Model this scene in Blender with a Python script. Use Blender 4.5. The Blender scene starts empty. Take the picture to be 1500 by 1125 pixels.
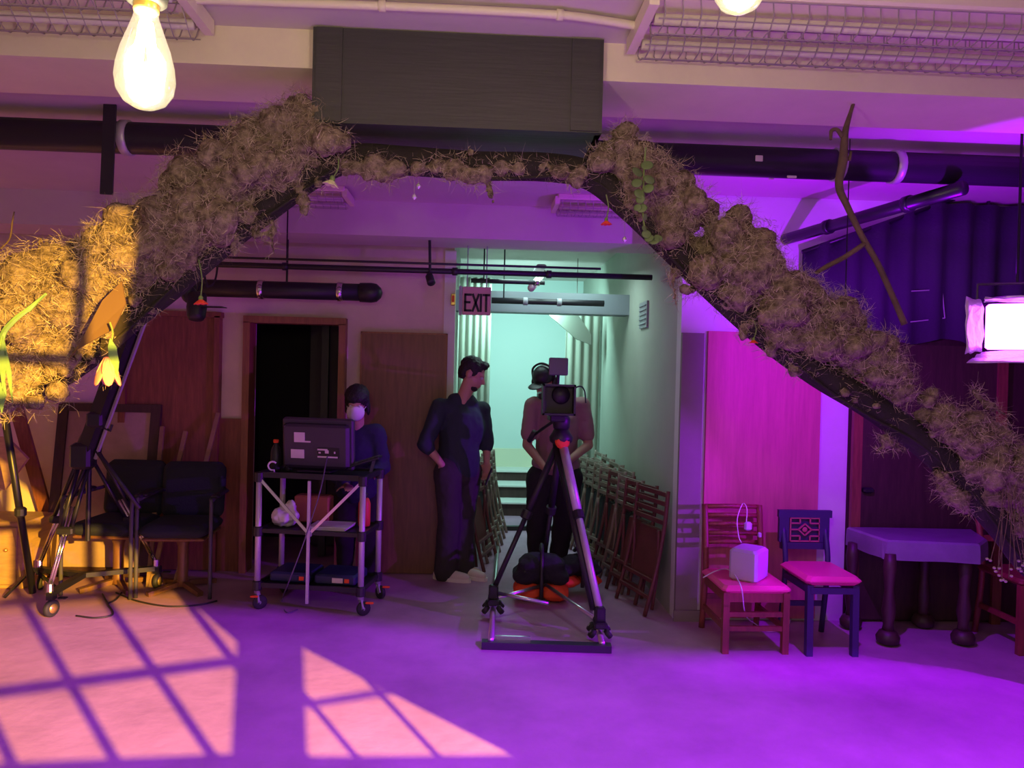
import bpy, math, random
import numpy as np
from mathutils import Vector, Matrix, geometry
from math import radians as R, sin, cos, pi, sqrt

random.seed(7)
rng = np.random.default_rng(7)
SC = bpy.context.scene
COL = SC.collection

# ------------------------------------------------------------------ camera
FPX = 1100.0
EYE = Vector((0, 0, 1.53))
_a, _p, _t = R(-2.7), 14 / 1100.0, .024
_z = Vector((0, 0, 1))
_f0 = Vector((-sin(_a), cos(_a), 0)); _r0 = Vector((cos(_a), sin(_a), 0))
_f = _f0 * cos(_p) - _z * sin(_p); _u0 = _z * cos(_p) + _f0 * sin(_p)
_u = _u0 * cos(_t) - _r0 * sin(_t); _r = _r0 * cos(_t) + _u0 * sin(_t)
cam_d = bpy.data.cameras.new('camera')
cam_d.sensor_width = 36; cam_d.lens = FPX / 1500 * 36; cam_d.clip_start = .05
cam = bpy.data.objects.new('camera', cam_d); COL.objects.link(cam)
cam.matrix_world = Matrix(((_r.x, _u.x, -_f.x, EYE.x), (_r.y, _u.y, -_f.y, EYE.y), (_r.z, _u.z, -_f.z, EYE.z), (0, 0, 0, 1)))
SC.camera = cam


def ray(x, y): return _f + _r * ((x - 750) / FPX) + _u * ((562.5 - y) / FPX)
def at(x, y, Y):                     # surveyed point on the vertical plane Y = const of the room
    d = ray(x, y); return EYE + d * (Y / d.y)
def gr(x, y, h=0.0):                 # surveyed point at height h
    d = ray(x, y); return EYE + d * ((h - EYE.z) / d.z)


def lin(r, g, b):
    f = lambda c: (c / 255 / 12.92) if c <= 10.31 else ((c / 255 + .055) / 1.055) ** 2.4
    return (f(r), f(g), f(b))

# ------------------------------------------------------------------ world, exposure, lamps
SC.view_settings.view_transform = 'Standard'; SC.view_settings.look = 'None'
SC.view_settings.gamma = 1; SC.view_settings.use_curve_mapping = False
SC.view_settings.exposure = 0.0
W = bpy.data.worlds.new('world'); SC.world = W; W.use_nodes = True
W.node_tree.nodes['Background'].inputs[0].default_value = (.70, .42, .48, 1)
W.node_tree.nodes['Background'].inputs[1].default_value = .42


def lamp(name, kind, loc, energy, color, **kw):
    d = bpy.data.lights.new(name, kind); d.energy = energy; d.color = color
    for k, v in kw.items():
        if k != 'aim': setattr(d, k, v)
    o = bpy.data.objects.new(name, d); COL.objects.link(o); o.location = loc
    if 'aim' in kw:
        o.rotation_euler = (Vector(kw['aim']) - Vector(loc)).to_track_quat('-Z', 'Y').to_euler()
    return o


VIOLET = (.34, .0, 1.0)
SPOT_POS = Vector((2.0, -.72, 2.5))
lamp('violet_flood', 'SPOT', SPOT_POS, 2900, VIOLET, spot_size=R(76), spot_blend=.55, shadow_soft_size=.005, aim=(1.0, 3.5, 0))
GOBO_POS = Vector((2.600, -2.255, 2.3))
_h = Vector((.925, .380, 0)).normalized()
lamp('amber_spot', 'SPOT', GOBO_POS, 11800, (1.0, .54, .045), spot_size=R(41), spot_blend=.8, shadow_soft_size=.004, aim=tuple(GOBO_POS + Vector((-_h.y, _h.x, 0)) * 1.2 + _h * -.225 + Vector((0, 0, -.40))))
BULB1 = at(213, 86, .98); BULB2 = at(1085, -50, 1.02)
lamp('warm_bulb_light', 'POINT', BULB1, 40, (1.0, .90, .60), shadow_soft_size=.03)
lamp('warm_bulb_light', 'POINT', BULB2, 33, (1.0, .90, .60), shadow_soft_size=.03)
HEADL = at(1492, 478, 3.15)
REARL = at(1262, 500, 3.5)
lamp('hidden_panel_spot', 'SPOT', REARL, 92, VIOLET, spot_size=R(172), spot_blend=.2, shadow_soft_size=.010, aim=tuple(REARL + Vector((.05, 1.0, -.08))))  # added spot hidden behind the arch, apart from the visible lamp, lights the panel
lamp('violet_side_fill', 'SPOT', (3.55, 3.0, 1.15), 460, VIOLET, spot_size=R(34), spot_blend=.4, shadow_soft_size=.02, aim=(-.5, 4.85, .62))  # added spot out of view, brightens the tripod leg and cart posts
lamp('added_lamp_spill', 'SPOT', HEADL + Vector((.05, .12, .22)), 34, VIOLET, spot_size=R(125), spot_blend=.1, shadow_soft_size=.01, aim=tuple(HEADL + Vector((.32, .25, 1.2))))  # extra upward spot added above the lamp for the bright ceiling patch
lamp('corridor_light', 'AREA', (.45, 7.3, 2.30), 36, (.50, 1.0, .92), shape='RECTANGLE', size=.5, size_y=.25, aim=(.5, 9.2, .85))
lamp('corridor_fill', 'AREA', (.60, 6.05, 2.40), 11, (.66, 1.0, .92), shape='RECTANGLE', size=.9, size_y=.5, aim=(.60, 6.25, 0))  # area light without a fixture, added to brighten corridor header, walls and floor

# ------------------------------------------------------------------ materials
def M(name, col, rough=.6, metal=0.0, ns=0, na=.0, bump=0, bs=None, emit=0, spec=.5, stretch=None, tint=None):
    m = bpy.data.materials.new(name); m.use_nodes = True
    nt = m.node_tree; N = nt.nodes; b = N['Principled BSDF']
    b.inputs['Roughness'].default_value = rough; b.inputs['Metallic'].default_value = metal
    b.inputs['Specular IOR Level'].default_value = spec
    b.inputs['Base Color'].default_value = (*col, 1)
    if ns or bump:
        tc = N.new('ShaderNodeTexCoord'); mp = N.new('ShaderNodeMapping')
        nt.links.new(tc.outputs['Object'], mp.inputs[0])
        if stretch: mp.inputs['Scale'].default_value = stretch
    if ns:
        n = N.new('ShaderNodeTexNoise'); n.inputs['Scale'].default_value = ns; n.inputs['Detail'].default_value = 6; n.inputs['Roughness'].default_value = .65
        nt.links.new(mp.outputs[0], n.inputs['Vector'])
        r = N.new('ShaderNodeValToRGB')
        r.color_ramp.elements[0].position = .3; r.color_ramp.elements[1].position = .7
        lo = tint if tint else tuple(c * (1 - na) for c in col)
        r.color_ramp.elements[0].color = (*lo, 1); r.color_ramp.elements[1].color = (*[min(1, c * (1 + na)) for c in col], 1)
        nt.links.new(n.outputs['Fac'], r.inputs[0]); nt.links.new(r.outputs[0], b.inputs['Base Color'])
    if bump:
        n2 = N.new('ShaderNodeTexNoise'); n2.inputs['Scale'].default_value = bs or 40; n2.inputs['Detail'].default_value = 5
        nt.links.new(mp.outputs[0], n2.inputs['Vector'])
        bp = N.new('ShaderNodeBump'); bp.inputs['Strength'].default_value = bump; bp.inputs['Distance'].default_value = .01
        nt.links.new(n2.outputs['Fac'], bp.inputs['Height']); nt.links.new(bp.outputs[0], b.inputs['Normal'])
    if emit:
        b.inputs['Emission Color'].default_value = (*col, 1); b.inputs['Emission Strength'].default_value = emit
    return m


m_floor = M('concrete', (.42, .235, .36), .55, ns=1.6, na=.22, bump=.25, bs=14, spec=.3)
m_ceil = M('ceiling_paint', (.62, .55, .52), .8, ns=2, na=.06)
m_cream = M('cream_paint', (.82, .74, .58), .6, ns=5, na=.05)
m_wall = M('plaster', (.70, .56, .48), .75, ns=3, na=.08, bump=.1, bs=30)
m_corr = M('corridor_plaster', (.42, .44, .38), .75, ns=2, na=.06)
m_white = M('white_paint', (.70, .70, .68), .6, ns=4, na=.04)
m_end = M('end_wall_paint', (.62, .74, .72), .7)
m_endlow = M('end_wall_wainscot', (.72, .72, .55), .6)
m_redwood = M('red_brown_wood', (.20, .065, .035), .5, ns=9, na=.28, stretch=(6, 6, .6))
m_doorwood = M('brown_door_wood', (.17, .075, .04), .45, ns=8, na=.25, stretch=(5, 5, .5))
m_frame = M('door_frame_wood', (.24, .10, .04), .45, ns=9, na=.25, stretch=(6, 6, .6))
m_darkwood = M('dark_wood', (.05, .022, .02), .5, ns=8, na=.3, stretch=(5, 5, .6))
m_panelpink = M('painted_panel', (.56, .13, .19), .6, ns=7, na=.12, stretch=(5, 5, .4))
m_ply = M('plywood', (.45, .28, .13), .6, ns=7, na=.2, stretch=(1, 1, 5))
m_pale = M('pale_wood', (.24, .14, .075), .6, ns=9, na=.2)
m_black = M('black_plastic', (.018, .018, .02), .45, bump=.05)
m_blackmetal = M('black_metal', (.02, .02, .024), .35, metal=.3)
m_rubber = M('rubber', (.02, .02, .02), .7)
m_pipe = M('black_pipe', (.02, .018, .025), .42)
m_boxpaint = M('black_painted_board', (.052, .052, .050), .55, ns=6, na=.12, stretch=(.4, 4, 6), bump=.12, bs=18)
m_alu = M('aluminium', (.72, .72, .74), .28, metal=.9)
m_alupaint = M('grey_tube', (.55, .52, .55), .4, metal=.35)
m_chrome = M('chrome', (.8, .8, .8), .15, metal=1)
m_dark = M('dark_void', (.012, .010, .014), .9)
m_darkgrey = M('dark_grey_panel', (.06, .055, .06), .7)
m_blackcloth = M('black_cloth', (.015, .012, .02), .9, bump=.3, bs=60)
m_uphol = M('dark_upholstery', (.012, .016, .026), .9, bump=.3, bs=120)
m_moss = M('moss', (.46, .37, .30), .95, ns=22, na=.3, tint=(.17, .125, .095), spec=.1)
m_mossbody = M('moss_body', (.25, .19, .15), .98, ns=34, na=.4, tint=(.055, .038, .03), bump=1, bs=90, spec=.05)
m_core = M('arch_bark', (.018, .012, .013), .9, ns=8, na=.3, bump=.8, bs=25)
m_twig = M('twig', (.13, .08, .06), .8, ns=20, na=.3)
m_leaf = M('leaf_green', (.20, .36, .13), .5, ns=6, na=.2)
m_euca = M('eucalyptus_green', (.11, .17, .06), .6, ns=8, na=.2)
m_stem = M('stem_green', (.16, .24, .07), .6)
m_petalw = M('white_petal', (.70, .66, .42), .6)
m_petalr = M('red_petal', (.85, .07, .03), .5)
m_petalp = M('peach_petal', (.95, .34, .28), .5)
m_dryfl = M('dry_blossom', (.40, .28, .36), .8)
m_crystal = M('crystal', (.9, .9, .95), .05, metal=.6)
m_skin = M('skin', (.46, .25, .18), .55)
m_skin2 = M('skin_tan', (.40, .21, .15), .55)
m_hair = M('dark_hair', (.012, .009, .009), .5, bump=.8, bs=120)
m_shirt = M('dark_shirt', (.020, .032, .042), .85, bump=.2, bs=40)
m_trous = M('dark_trousers', (.036, .028, .032), .85, bump=.2, bs=30)
m_trous2 = M('black_trousers', (.014, .010, .016), .9, bump=.2, bs=30)
m_tee = M('mauve_tshirt', (.30, .17, .17), .85, bump=.25, bs=25)
m_jacket = M('navy_jacket', (.022, .022, .06), .85, bump=.3, bs=30)
m_mask = M('white_mask', (.75, .72, .74), .8)
m_shoe = M('white_shoe', (.62, .55, .50), .6)
m_sole = M('shoe_sole', (.70, .66, .62), .7)
m_orange = M('orange_fabric', (.85, .09, .02), .7, bump=.2, bs=50)
m_seatred = M('red_vinyl', (.80, .07, .26), .4)
m_column = M('column_shaded_grey', (.24, .19, .19), .7, ns=3, na=.08)  # darker than the wall beside it: the column's shade is put into this colour
m_chred = M('red_stained_wood', (.22, .05, .035), .45, ns=9, na=.25, stretch=(4, 4, .7))
m_chnavy = M('navy_painted_wood', (.035, .022, .09), .45)
m_fret = M('fretwork_inlay', (.42, .10, .13), .6)
m_fold = M('folding_chair_wood', (.24, .17, .14), .5, ns=8, na=.2)
m_foldred = M('folding_chair_red_wood', (.13, .035, .035), .5, ns=8, na=.2)
m_cover = M('table_cover', (.20, .16, .24), .35, ns=5, na=.15, bump=.5, bs=12)
m_spk = M('speaker_white', (.50, .44, .56), .5)
m_curt = M('sheer_curtain', (.30, .30, .25), .9)
m_grey = M('grey_metal', (.32, .33, .36), .5)
m_bluegrey = M('blue_grey_metal', (.22, .25, .28), .5)
m_sign = M('exit_sign_face', (.62, .34, .36), .5)
m_letter = M('exit_letter', (.01, .008, .02), .6)
m_label = M('paper_label', (.72, .62, .66), .7)
m_red = M('red_plastic', (.75, .06, .04), .5)
m_yel = M('amber_lit_glass', (.80, .62, .30), .2)  # yellow of the amber light on the jars put into their colour
m_greenc = M('green_cushion', (.10, .14, .07), .9)
m_board = M('cork_board', (.36, .24, .20), .85, ns=12, na=.12)
m_cable = M('cable', (.015, .013, .018), .6)
m_wcable = M('white_cable', (.75, .72, .78), .5)
m_foil = M('lamp_foil', (.75, .70, .78), .35, metal=.5, bump=.8, bs=25)
m_wire = M('guard_wire', (.40, .36, .34), .5, metal=.3)
m_tube = M('unlit_tube', (.66, .60, .52), .3)
m_conduit = M('white_conduit', (.72, .66, .52), .45)
m_bluecase = M('blue_case', (.02, .025, .08), .5)
m_bag = M('white_bag', (.75, .70, .78), .5, bump=.6, bs=20)
m_screen = M('monitor_back_panel', (.055, .042, .065), .5)
m_gold = M('brass', (.75, .52, .18), .3, metal=.8)
m_fil = M('lit_filament', (1.0, .80, .45), .5, emit=90)
m_rear = M('lit_rear_lens', (.3, .02, 1.0), .5, emit=6)
m_headlit = M('lit_lamp_lens', (.62, .09, 1.0), .5, emit=12)

mg = bpy.data.materials.new('bulb_glass'); mg.use_nodes = True
nt = mg.node_tree; nt.nodes.clear()
o_ = nt.nodes.new('ShaderNodeOutputMaterial'); tr = nt.nodes.new('ShaderNodeBsdfTransparent'); gl = nt.nodes.new('ShaderNodeBsdfGlossy'); em = nt.nodes.new('ShaderNodeEmission')
fr = nt.nodes.new('ShaderNodeLayerWeight'); fr.inputs[0].default_value = .35
mx = nt.nodes.new('ShaderNodeMixShader'); ad = nt.nodes.new('ShaderNodeAddShader')
tr.inputs[0].default_value = (1, .93, .75, 1); gl.inputs['Roughness'].default_value = .08
em.inputs[0].default_value = (1, .86, .55, 1); em.inputs[1].default_value = .45
nt.links.new(fr.outputs['Facing'], mx.inputs[0]); nt.links.new(tr.outputs[0], mx.inputs[1]); nt.links.new(gl.outputs[0], mx.inputs[2])
nt.links.new(mx.outputs[0], ad.inputs[0]); nt.links.new(em.outputs[0], ad.inputs[1]); nt.links.new(ad.outputs[0], o_.inputs[0])

# ------------------------------------------------------------------ helpers
def frame_z(d):
    d = Vector(d).normalized(); h = Vector((0, 0, 1)) if abs(d.z) < .95 else Vector((0, 1, 0))
    x = h.cross(d).normalized(); return x, d.cross(x), d


class MB:
    def __init__(s): s.v = []; s.f = []
    def add(s, vs, fs):
        o = len(s.v); s.v += [tuple(v) for v in vs]; s.f += [tuple(i + o for i in f) for f in fs]; return s
    def box(s, c, d, rz=0, M3=None):
        hx, hy, hz = d[0] / 2, d[1] / 2, d[2] / 2
        P = [Vector((x, y, z)) for z in (-hz, hz) for y in (-hy, hy) for x in (-hx, hx)]
        m = M3 if M3 else Matrix.Rotation(rz, 3, 'Z')
        return s.add([m @ p + Vector(c) for p in P], [(0, 2, 3, 1), (4, 5, 7, 6), (0, 1, 5, 4), (2, 6, 7, 3), (0, 4, 6, 2), (1, 3, 7, 5)])
    def rbox(s, c, d, b=.01, rz=0, M3=None):           # box with chamfered edges
        hx, hy, hz = d[0] / 2, d[1] / 2, d[2] / 2; b = min(b, hx * .9, hy * .9, hz * .9)
        m = M3 if M3 else Matrix.Rotation(rz, 3, 'Z'); rings = []
        for z, k in ((-hz, b), (-hz + b, 0), (hz - b, 0), (hz, b)):
            x, y = hx - k, hy - k; q = b * .9
            rings.append([(x - q, -y), (x, -y + q), (x, y - q), (x - q, y), (-x + q, y), (-x, y - q), (-x, -y + q), (-x + q, -y)])
            rings[-1] = [Vector((a, e, z)) for a, e in rings[-1]]
        vs = [m @ p + Vector(c) for r_ in rings for p in r_]; fs = []
        for i in range(3):
            for j in range(8):
                k = (j + 1) % 8; fs.append((i * 8 + j, i * 8 + k, i * 8 + 8 + k, i * 8 + 8 + j))
        fs.append(tuple(range(7, -1, -1))); fs.append(tuple(range(24, 32)))
        return s.add(vs, fs)
    def bar(s, a, b, w, h, up=(0, 0, 1)):              # rectangular bar from a to b
        a, b = Vector(a), Vector(b); d = (b - a).normalized(); up = Vector(up)
        if abs(d.dot(up)) > .97: up = Vector((0, 1, 0))
        x = d.cross(up).normalized(); y = x.cross(d)
        vs = [p + x * i * w / 2 + y * j * h / 2 for p in (a, b) for i, j in ((-1, -1), (1, -1), (1, 1), (-1, 1))]
        return s.add(vs, [(3, 2, 1, 0), (4, 5, 6, 7), (0, 1, 5, 4), (1, 2, 6, 5), (2, 3, 7, 6), (3, 0, 4, 7)])
    def tube(s, pts, r, n=8, cap=True):
        pts = [Vector(p) for p in pts]; k = len(pts); rr = r if isinstance(r, (list, tuple)) else [r] * k
        vs = []; fs = []; x = None
        for i, p in enumerate(pts):
            d = (pts[min(i + 1, k - 1)] - pts[max(i - 1, 0)]).normalized()
            if x is None: x, y, _ = frame_z(d)
            else:
                x = (x - d * x.dot(d)); x = x.normalized() if x.length > 1e-6 else frame_z(d)[0]; y = d.cross(x)
            vs += [p + (x * cos(2 * pi * j / n) + y * sin(2 * pi * j / n)) * rr[i] for j in range(n)]
        for i in range(k - 1):
            for j in range(n):
                q = (j + 1) % n; fs.append((i * n + j, i * n + q, i * n + n + q, i * n + n + j))
        if cap: fs.append(tuple(range(n - 1, -1, -1))); fs.append(tuple(range((k - 1) * n, k * n)))
        return s.add(vs, fs)
    def cyl(s, a, b, r, n=14): return s.tube([a, b], r, n)
    def lathe(s, prof, o=(0, 0, 0), n=20, ax=(0, 0, 1)):
        x, y, d = frame_z(ax); o = Vector(o); vs = []; fs = []
        for r, h in prof: vs += [o + d * h + (x * cos(2 * pi * j / n) + y * sin(2 * pi * j / n)) * max(r, 1e-4) for j in range(n)]
        for i in range(len(prof) - 1):
            for j in range(n):
                q = (j + 1) % n; fs.append((i * n + j, i * n + q, i * n + n + q, i * n + n + j))
        fs.append(tuple(range(n - 1, -1, -1))); fs.append(tuple(range((len(prof) - 1) * n, len(prof) * n)))
        return s.add(vs, fs)
    def ell(s, c, r, M3=None, n=14, k=9):
        m = M3 if M3 else Matrix.Identity(3); vs = []; fs = []; c = Vector(c)
        vs.append(m @ Vector((0, 0, -r[2])) + c)
        for i in range(1, k):
            t = -pi / 2 + pi * i / k
            vs += [m @ Vector((r[0] * cos(t) * cos(2 * pi * j / n), r[1] * cos(t) * sin(2 * pi * j / n), r[2] * sin(t))) + c for j in range(n)]
        vs.append(m @ Vector((0, 0, r[2])) + c)
        for j in range(n): fs.append((0, 1 + (j + 1) % n, 1 + j))
        for i in range(k - 2):
            for j in range(n):
                q = (j + 1) % n; a = 1 + i * n; fs.append((a + j, a + q, a + n + q, a + n + j))
        a = 1 + (k - 2) * n
        for j in range(n): fs.append((a + j, a + (j + 1) % n, len(vs) - 1))
        return s.add(vs, fs)
    def prism(s, poly, d):                             # planar polygon extruded by vector d
        poly = [Vector(p) for p in poly]; d = Vector(d); n = len(poly)
        vs = poly + [p + d for p in poly]
        return s.add(vs, [tuple(range(n - 1, -1, -1)), tuple(range(n, 2 * n))] + [(i, (i + 1) % n, n + (i + 1) % n, n + i) for i in range(n)])
    def build(s, name, mat, parent=None, smooth=False):
        me = bpy.data.meshes.new(name); me.from_pydata(s.v, [], s.f); me.materials.append(mat)
        me.validate()
        import bmesh
        bm = bmesh.new(); bm.from_mesh(me); bmesh.ops.recalc_face_normals(bm, faces=bm.faces); bm.to_mesh(me); bm.free()
        if smooth: me.shade_smooth()
        o = bpy.data.objects.new(name, me); COL.objects.link(o)
        if parent: attach(o, parent)
        return o


def attach(o, parent):
    o.parent = parent
    if parent.type == 'EMPTY': o.matrix_parent_inverse = Matrix.Translation(-parent.location)


def tag(o, label, cat, group=None, kind=None):
    o['label'] = label; o['category'] = cat
    if group: o['group'] = group
    if kind: o['kind'] = kind
    return o


def thing(name, label, cat, loc=(0, 0, 0), group=None):
    o = bpy.data.objects.new(name, None); COL.objects.link(o); o.location = loc; o.empty_display_size = .1
    return tag(o, label, cat, group)


def struct(name, mb, mat, parent=None):
    o = mb.build(name, mat, parent); o['kind'] = 'structure'; return o


def copy_tree(o, parent=None):
    c = o.copy(); COL.objects.link(c)
    if parent: c.parent = parent
    for ch in list(o.children): copy_tree(ch, c)
    return c


def bez(pts, n=12):
    """Catmull-Rom curve through points."""
    pts = [Vector(p) for p in pts]; P = [pts[0] * 2 - pts[1]] + pts + [pts[-1] * 2 - pts[-2]]; out = []
    for i in range(1, len(P) - 2):
        for k in range(n):
            t = k / n; a, b, c, d = P[i - 1], P[i], P[i + 1], P[i + 2]
            out.append(.5 * ((2 * b) + (c - a) * t + (2 * a - 5 * b + 4 * c - d) * t * t + (3 * b - a - 3 * c + d) * t ** 3))
    return out + [pts[-1]]


def cable(name, label, pts, r=.004, mat=None, cat='cable', group=None):
    o = MB().tube(bez(pts, 10), r, 6).build(name, mat or m_cable, None, True)
    return tag(o, label, cat, group)


def bx(x0, x1, y0, y1, z0, z1): return MB().box(((x0 + x1) / 2, (y0 + y1) / 2, (z0 + z1) / 2), (x1 - x0, y1 - y0, z1 - z0))

# ------------------------------------------------------------------ setting
YB, YR, CX0, CX1 = 5.75, 4.70, -.19, 1.285          # back wall, wall beside the column, corridor sides
ZC = 2.695
struct('floor', bx(-4.4, 4.4, -2.5, 9.4, -.1, 0), m_floor)
struct('ceiling', bx(-4.4, 4.4, .2, 9.4, ZC, ZC + .08), m_ceil)
struct('wall_left', bx(-4.4, -4.3, 1.5, 6.8, 0, ZC), m_wall)
struct('wall_right', bx(4.0, 4.1, 1.5, 4.9, 0, ZC), m_darkwood)
struct('trim_1', bx(-4.3, 4.0, 2.62, 2.98, 2.563, ZC), m_cream)
struct('trim_2', bx(-4.3, 4.0, 5.2, 5.6, 2.46, ZC), m_ceil)
# back wall with the doorway
dx0, dx1 = at(367, 600, YB).x, at(499, 600, YB).x
dz1 = at(430, 474, YB).z
wl = bx(-4.3, dx0, YB, YB + .12, 0, ZC)
wl.box(((dx1 + CX0) / 2, YB + .06, ZC / 2), (CX0 - dx1, .12, ZC)); wl.box(((dx0 + dx1) / 2, YB + .06, (dz1 + ZC) / 2), (dx1 - dx0, .12, ZC - dz1))
struct('wall_back', wl, m_wall)
fr = MB()
fr.box((dx0 - .015, YB - .01, dz1 / 2), (.05, .16, dz1)); fr.box((dx1 + .015, YB - .01, dz1 / 2), (.05, .16, dz1)); fr.box(((dx0 + dx1) / 2, YB - .01, dz1 + .02), (dx1 - dx0 + .08, .16, .05))
struct('trim_3', fr, m_frame)
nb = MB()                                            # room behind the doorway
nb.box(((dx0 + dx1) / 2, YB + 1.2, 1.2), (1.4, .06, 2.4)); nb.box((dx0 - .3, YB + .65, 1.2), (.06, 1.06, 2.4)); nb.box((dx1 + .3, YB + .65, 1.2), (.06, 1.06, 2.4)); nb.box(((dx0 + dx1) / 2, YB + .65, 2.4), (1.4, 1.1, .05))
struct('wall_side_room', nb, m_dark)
pn = bx(at(455, 600, 6.6).x, at(500, 600, 6.6).x, 6.55, 6.6, .02, 2.1)
t = tag(pn.build('leaning_panel', m_darkgrey), 'tall grey panel standing in the dark room behind the open doorway', 'panel')
bt = bx(at(474, 480, 6.2).x, at(484, 480, 6.2).x, 6.15, 6.2, .02, 2.0); tag(bt.build('batten', m_black), 'dark upright batten standing in front of the grey panel in the doorway', 'batten')
# red-brown wainscot left of the doorway
wa = bx(at(312, 700, YB).x, dx0 - .04, YB - .03, YB - .001, 0, at(340, 613, YB).z); struct('trim_4', wa, m_redwood)
# corridor
struct('wall_corridor_left', bx(CX0 - .1, CX0, YB + .12, 9.2, 0, ZC), m_corr)
struct('trim_5', bx(CX0 - .07, CX0 + .015, YB - .02, YB, 0, 2.46), m_white)
struct('wall_corridor_right', bx(CX1, CX1 + .1, YR + .1, 9.2, 0, ZC), m_corr)
struct('wall_corridor_end', bx(CX0 - .1, CX1 + .1, 9.2, 9.3, 0, ZC), m_end)
struct('trim_6', bx(CX0, CX1, 9.17, 9.2, .40, at(740, 657, 9.17).z), m_endlow)
struct('trim_7', bx(CX0, CX1, 6.35, 6.55, at(790, 458, 6.35).z, at(790, 428, 6.35).z), m_bluegrey)
# wall beside the column: runs to the right, darker boards beyond the pale strip
px1 = at(1240, 700, YR).x
struct('wall_right_bay', bx(CX1, px1, YR, YR + .1, 0, ZC), m_white)
struct('wall_right_boards', bx(px1, 4.0, YR, YR + .1, 0, 2.15), m_darkwood)
struct('wall_right_upper', bx(px1, 4.0, YR, YR + .1, 2.15, ZC), m_white)
struct('trim_8', bx(CX1, at(1026, 700, YR - .03).x, YR - .035, YR, 0, at(1010, 488, YR).z), m_column)
struct('baseboard_right', bx(CX1 - .012, at(1026, 900, YR - .05).x, YR - .05, YR - .035, 0, .07), m_column)
# pink panel door
pd = bx(at(1030, 700, YR).x, at(1196, 700, YR).x, YR - .03, YR - .002, .02, at(1100, 487, YR).z)
struct('door_1', pd, m_panelpink)
# dark door with its handle in the board wall
d2 = bx(px1 + .03, px1 + .95, YR - .035, YR - .002, .02, 1.78); d2 = struct('door_2', d2, m_darkwood)
cs = MB(); cs.box((px1 + .04, YR - .04, .9), (.06, .03, 1.8)); cs.box((px1 + .98, YR - .04, .9), (.06, .03, 1.8)); cs.build('casing', m_redwood, d2)
hp = at(1271, 718, YR - .05)
MB().rbox(hp, (.07, .05, .035), .01).build('handle', m_blackmetal, d2)
# red-brown closed door at the back wall
d3 = bx(at(188, 600, YB).x, at(318, 600, YB).x, YB - .04, YB - .002, .01, at(250, 462, YB).z); d3 = struct('door_3', d3, m_redwood)
x0, x1, zt = at(188, 600, YB).x, at(318, 600, YB).x, at(250, 462, YB).z
fr = MB(); fr.box((x0 - .02, YB - .03, zt / 2), (.05, .08, zt)); fr.box((x1 + .01, YB - .03, zt / 2), (.04, .08, zt)); fr.box(((x0 + x1) / 2, YB - .03, zt + .01), (x1 - x0 + .08, .08, .04))
fr.build('casing', m_redwood, d3)
# stairs at the corridor end
st = bx(CX0, CX1, 8.1, 9.17, 0, .130); sto = struct('stairs', st, m_darkwood)
bx(CX0, CX1, 8.41, 9.17, .130, .268).build('step', m_darkwood, sto); bx(CX0, CX1, 8.79, 9.17, .268, .39).build('step', m_darkwood, sto)
for y0, y1, z in ((8.08, 8.41, .146), (8.39, 8.79, .284), (8.77, 9.17, .40)): bx(CX0, CX1, y0, y1, z - .016, z).build('tread', m_white, sto)

# wooden door leaf leaning on the back wall
t = thing('door_leaf', 'plain brown wooden door leaf leaning on the wall beside the open doorway', 'door leaf', (at(588, 838, YB).x, YB - .06, 0))
x0, x1, zt = at(525, 660, YB - .05).x, at(652, 660, YB - .05).x, at(588, 487, YB - .05).z
bx(x0 + .01, x1 - .01, YB - .055, YB - .02, .005, zt - .01).build('panel', m_doorwood, t)
e = MB(); e.box((x0 + .006, YB - .038, zt / 2), (.012, .045, zt)); e.box((x1 - .006, YB - .038, zt / 2), (.012, .045, zt)); e.box(((x0 + x1) / 2, YB - .038, zt - .006), (x1 - x0, .045, .012)); e.build('edge_strip', m_frame, t)

# ------------------------------------------------------------------ ceiling services
def pipe(name, label, a, b, r, mat=None, bands=(), bandmat=None, endcap=False):
    t = thing(name, label, 'pipe', a)
    MB().cyl(a, b, r, 18).build('pipe_body', mat or m_pipe, t, True)
    a, b = Vector(a), Vector(b); d = (b - a).normalized()
    for k in bands:
        p = a.lerp(b, k); MB().lathe([(r + .001, -.02), (r + .008, -.018), (r + .008, .018), (r + .001, .02)], p, 18, d).build('band', bandmat or m_grey, t, True)
    if endcap:
        MB().lathe([(r * 1.12, -.10), (r * 1.16, -.02), (r * 1.05, .02), (r * .6, .05), (.01, .06)], b, 18, d).build('end_cap', m_pipe, t, True)
    return t

pipe('drain_pipe', 'fat black drain pipe hung under the ceiling across the room', (-4.2, 3.55, 2.575), (3.95, 3.55, 2.575), .072, m_pipe, (.315, .725, .76), m_alupaint)
for x_, y_, w_, h_ in ((1112, 232, .035, .028), (1160, 259, .045, .012), (1130, 262, .025, .006)): MB().rbox(at(x_, y_, 3.474), (w_, .006, h_), .002).build('tape_scrap', m_label, bpy.data.objects['drain_pipe'])
hx = at(160, 245, 3.46).x
hg = MB(); hg.bar((hx, 3.46, 2.72), (hx - .01, 3.46, at(160, 285, 3.46).z), .055, .01, (0, 1, 0)); hg.build('x', m_pipe).name = 'pipe_hanger'
tag(bpy.data.objects['pipe_hanger'], 'flat dark hanger strap hanging down in front of the fat drain pipe', 'strap')
a = at(272, 421, 5.48); b = at(548, 421, 5.48); b.z = a.z
pipe('waste_pipe', 'black waste pipe with a capped end above the open doorway', (a.x, 5.48, a.z), (b.x, 5.48, a.z), .062, m_pipe, (.40, .82), m_chrome, True)
a = at(180, 383, 5.32); b = at(955, 404, 5.32)
pipe('thin_pipe', 'thin dark pipe running along under the beam above the waste pipe', (a.x, 5.32, a.z), (b.x, 5.32, a.z), .02, m_pipe, (.30, .62, .8), m_pipe)
a = at(300, 376, 5.15); b = at(880, 392, 5.15)
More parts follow.
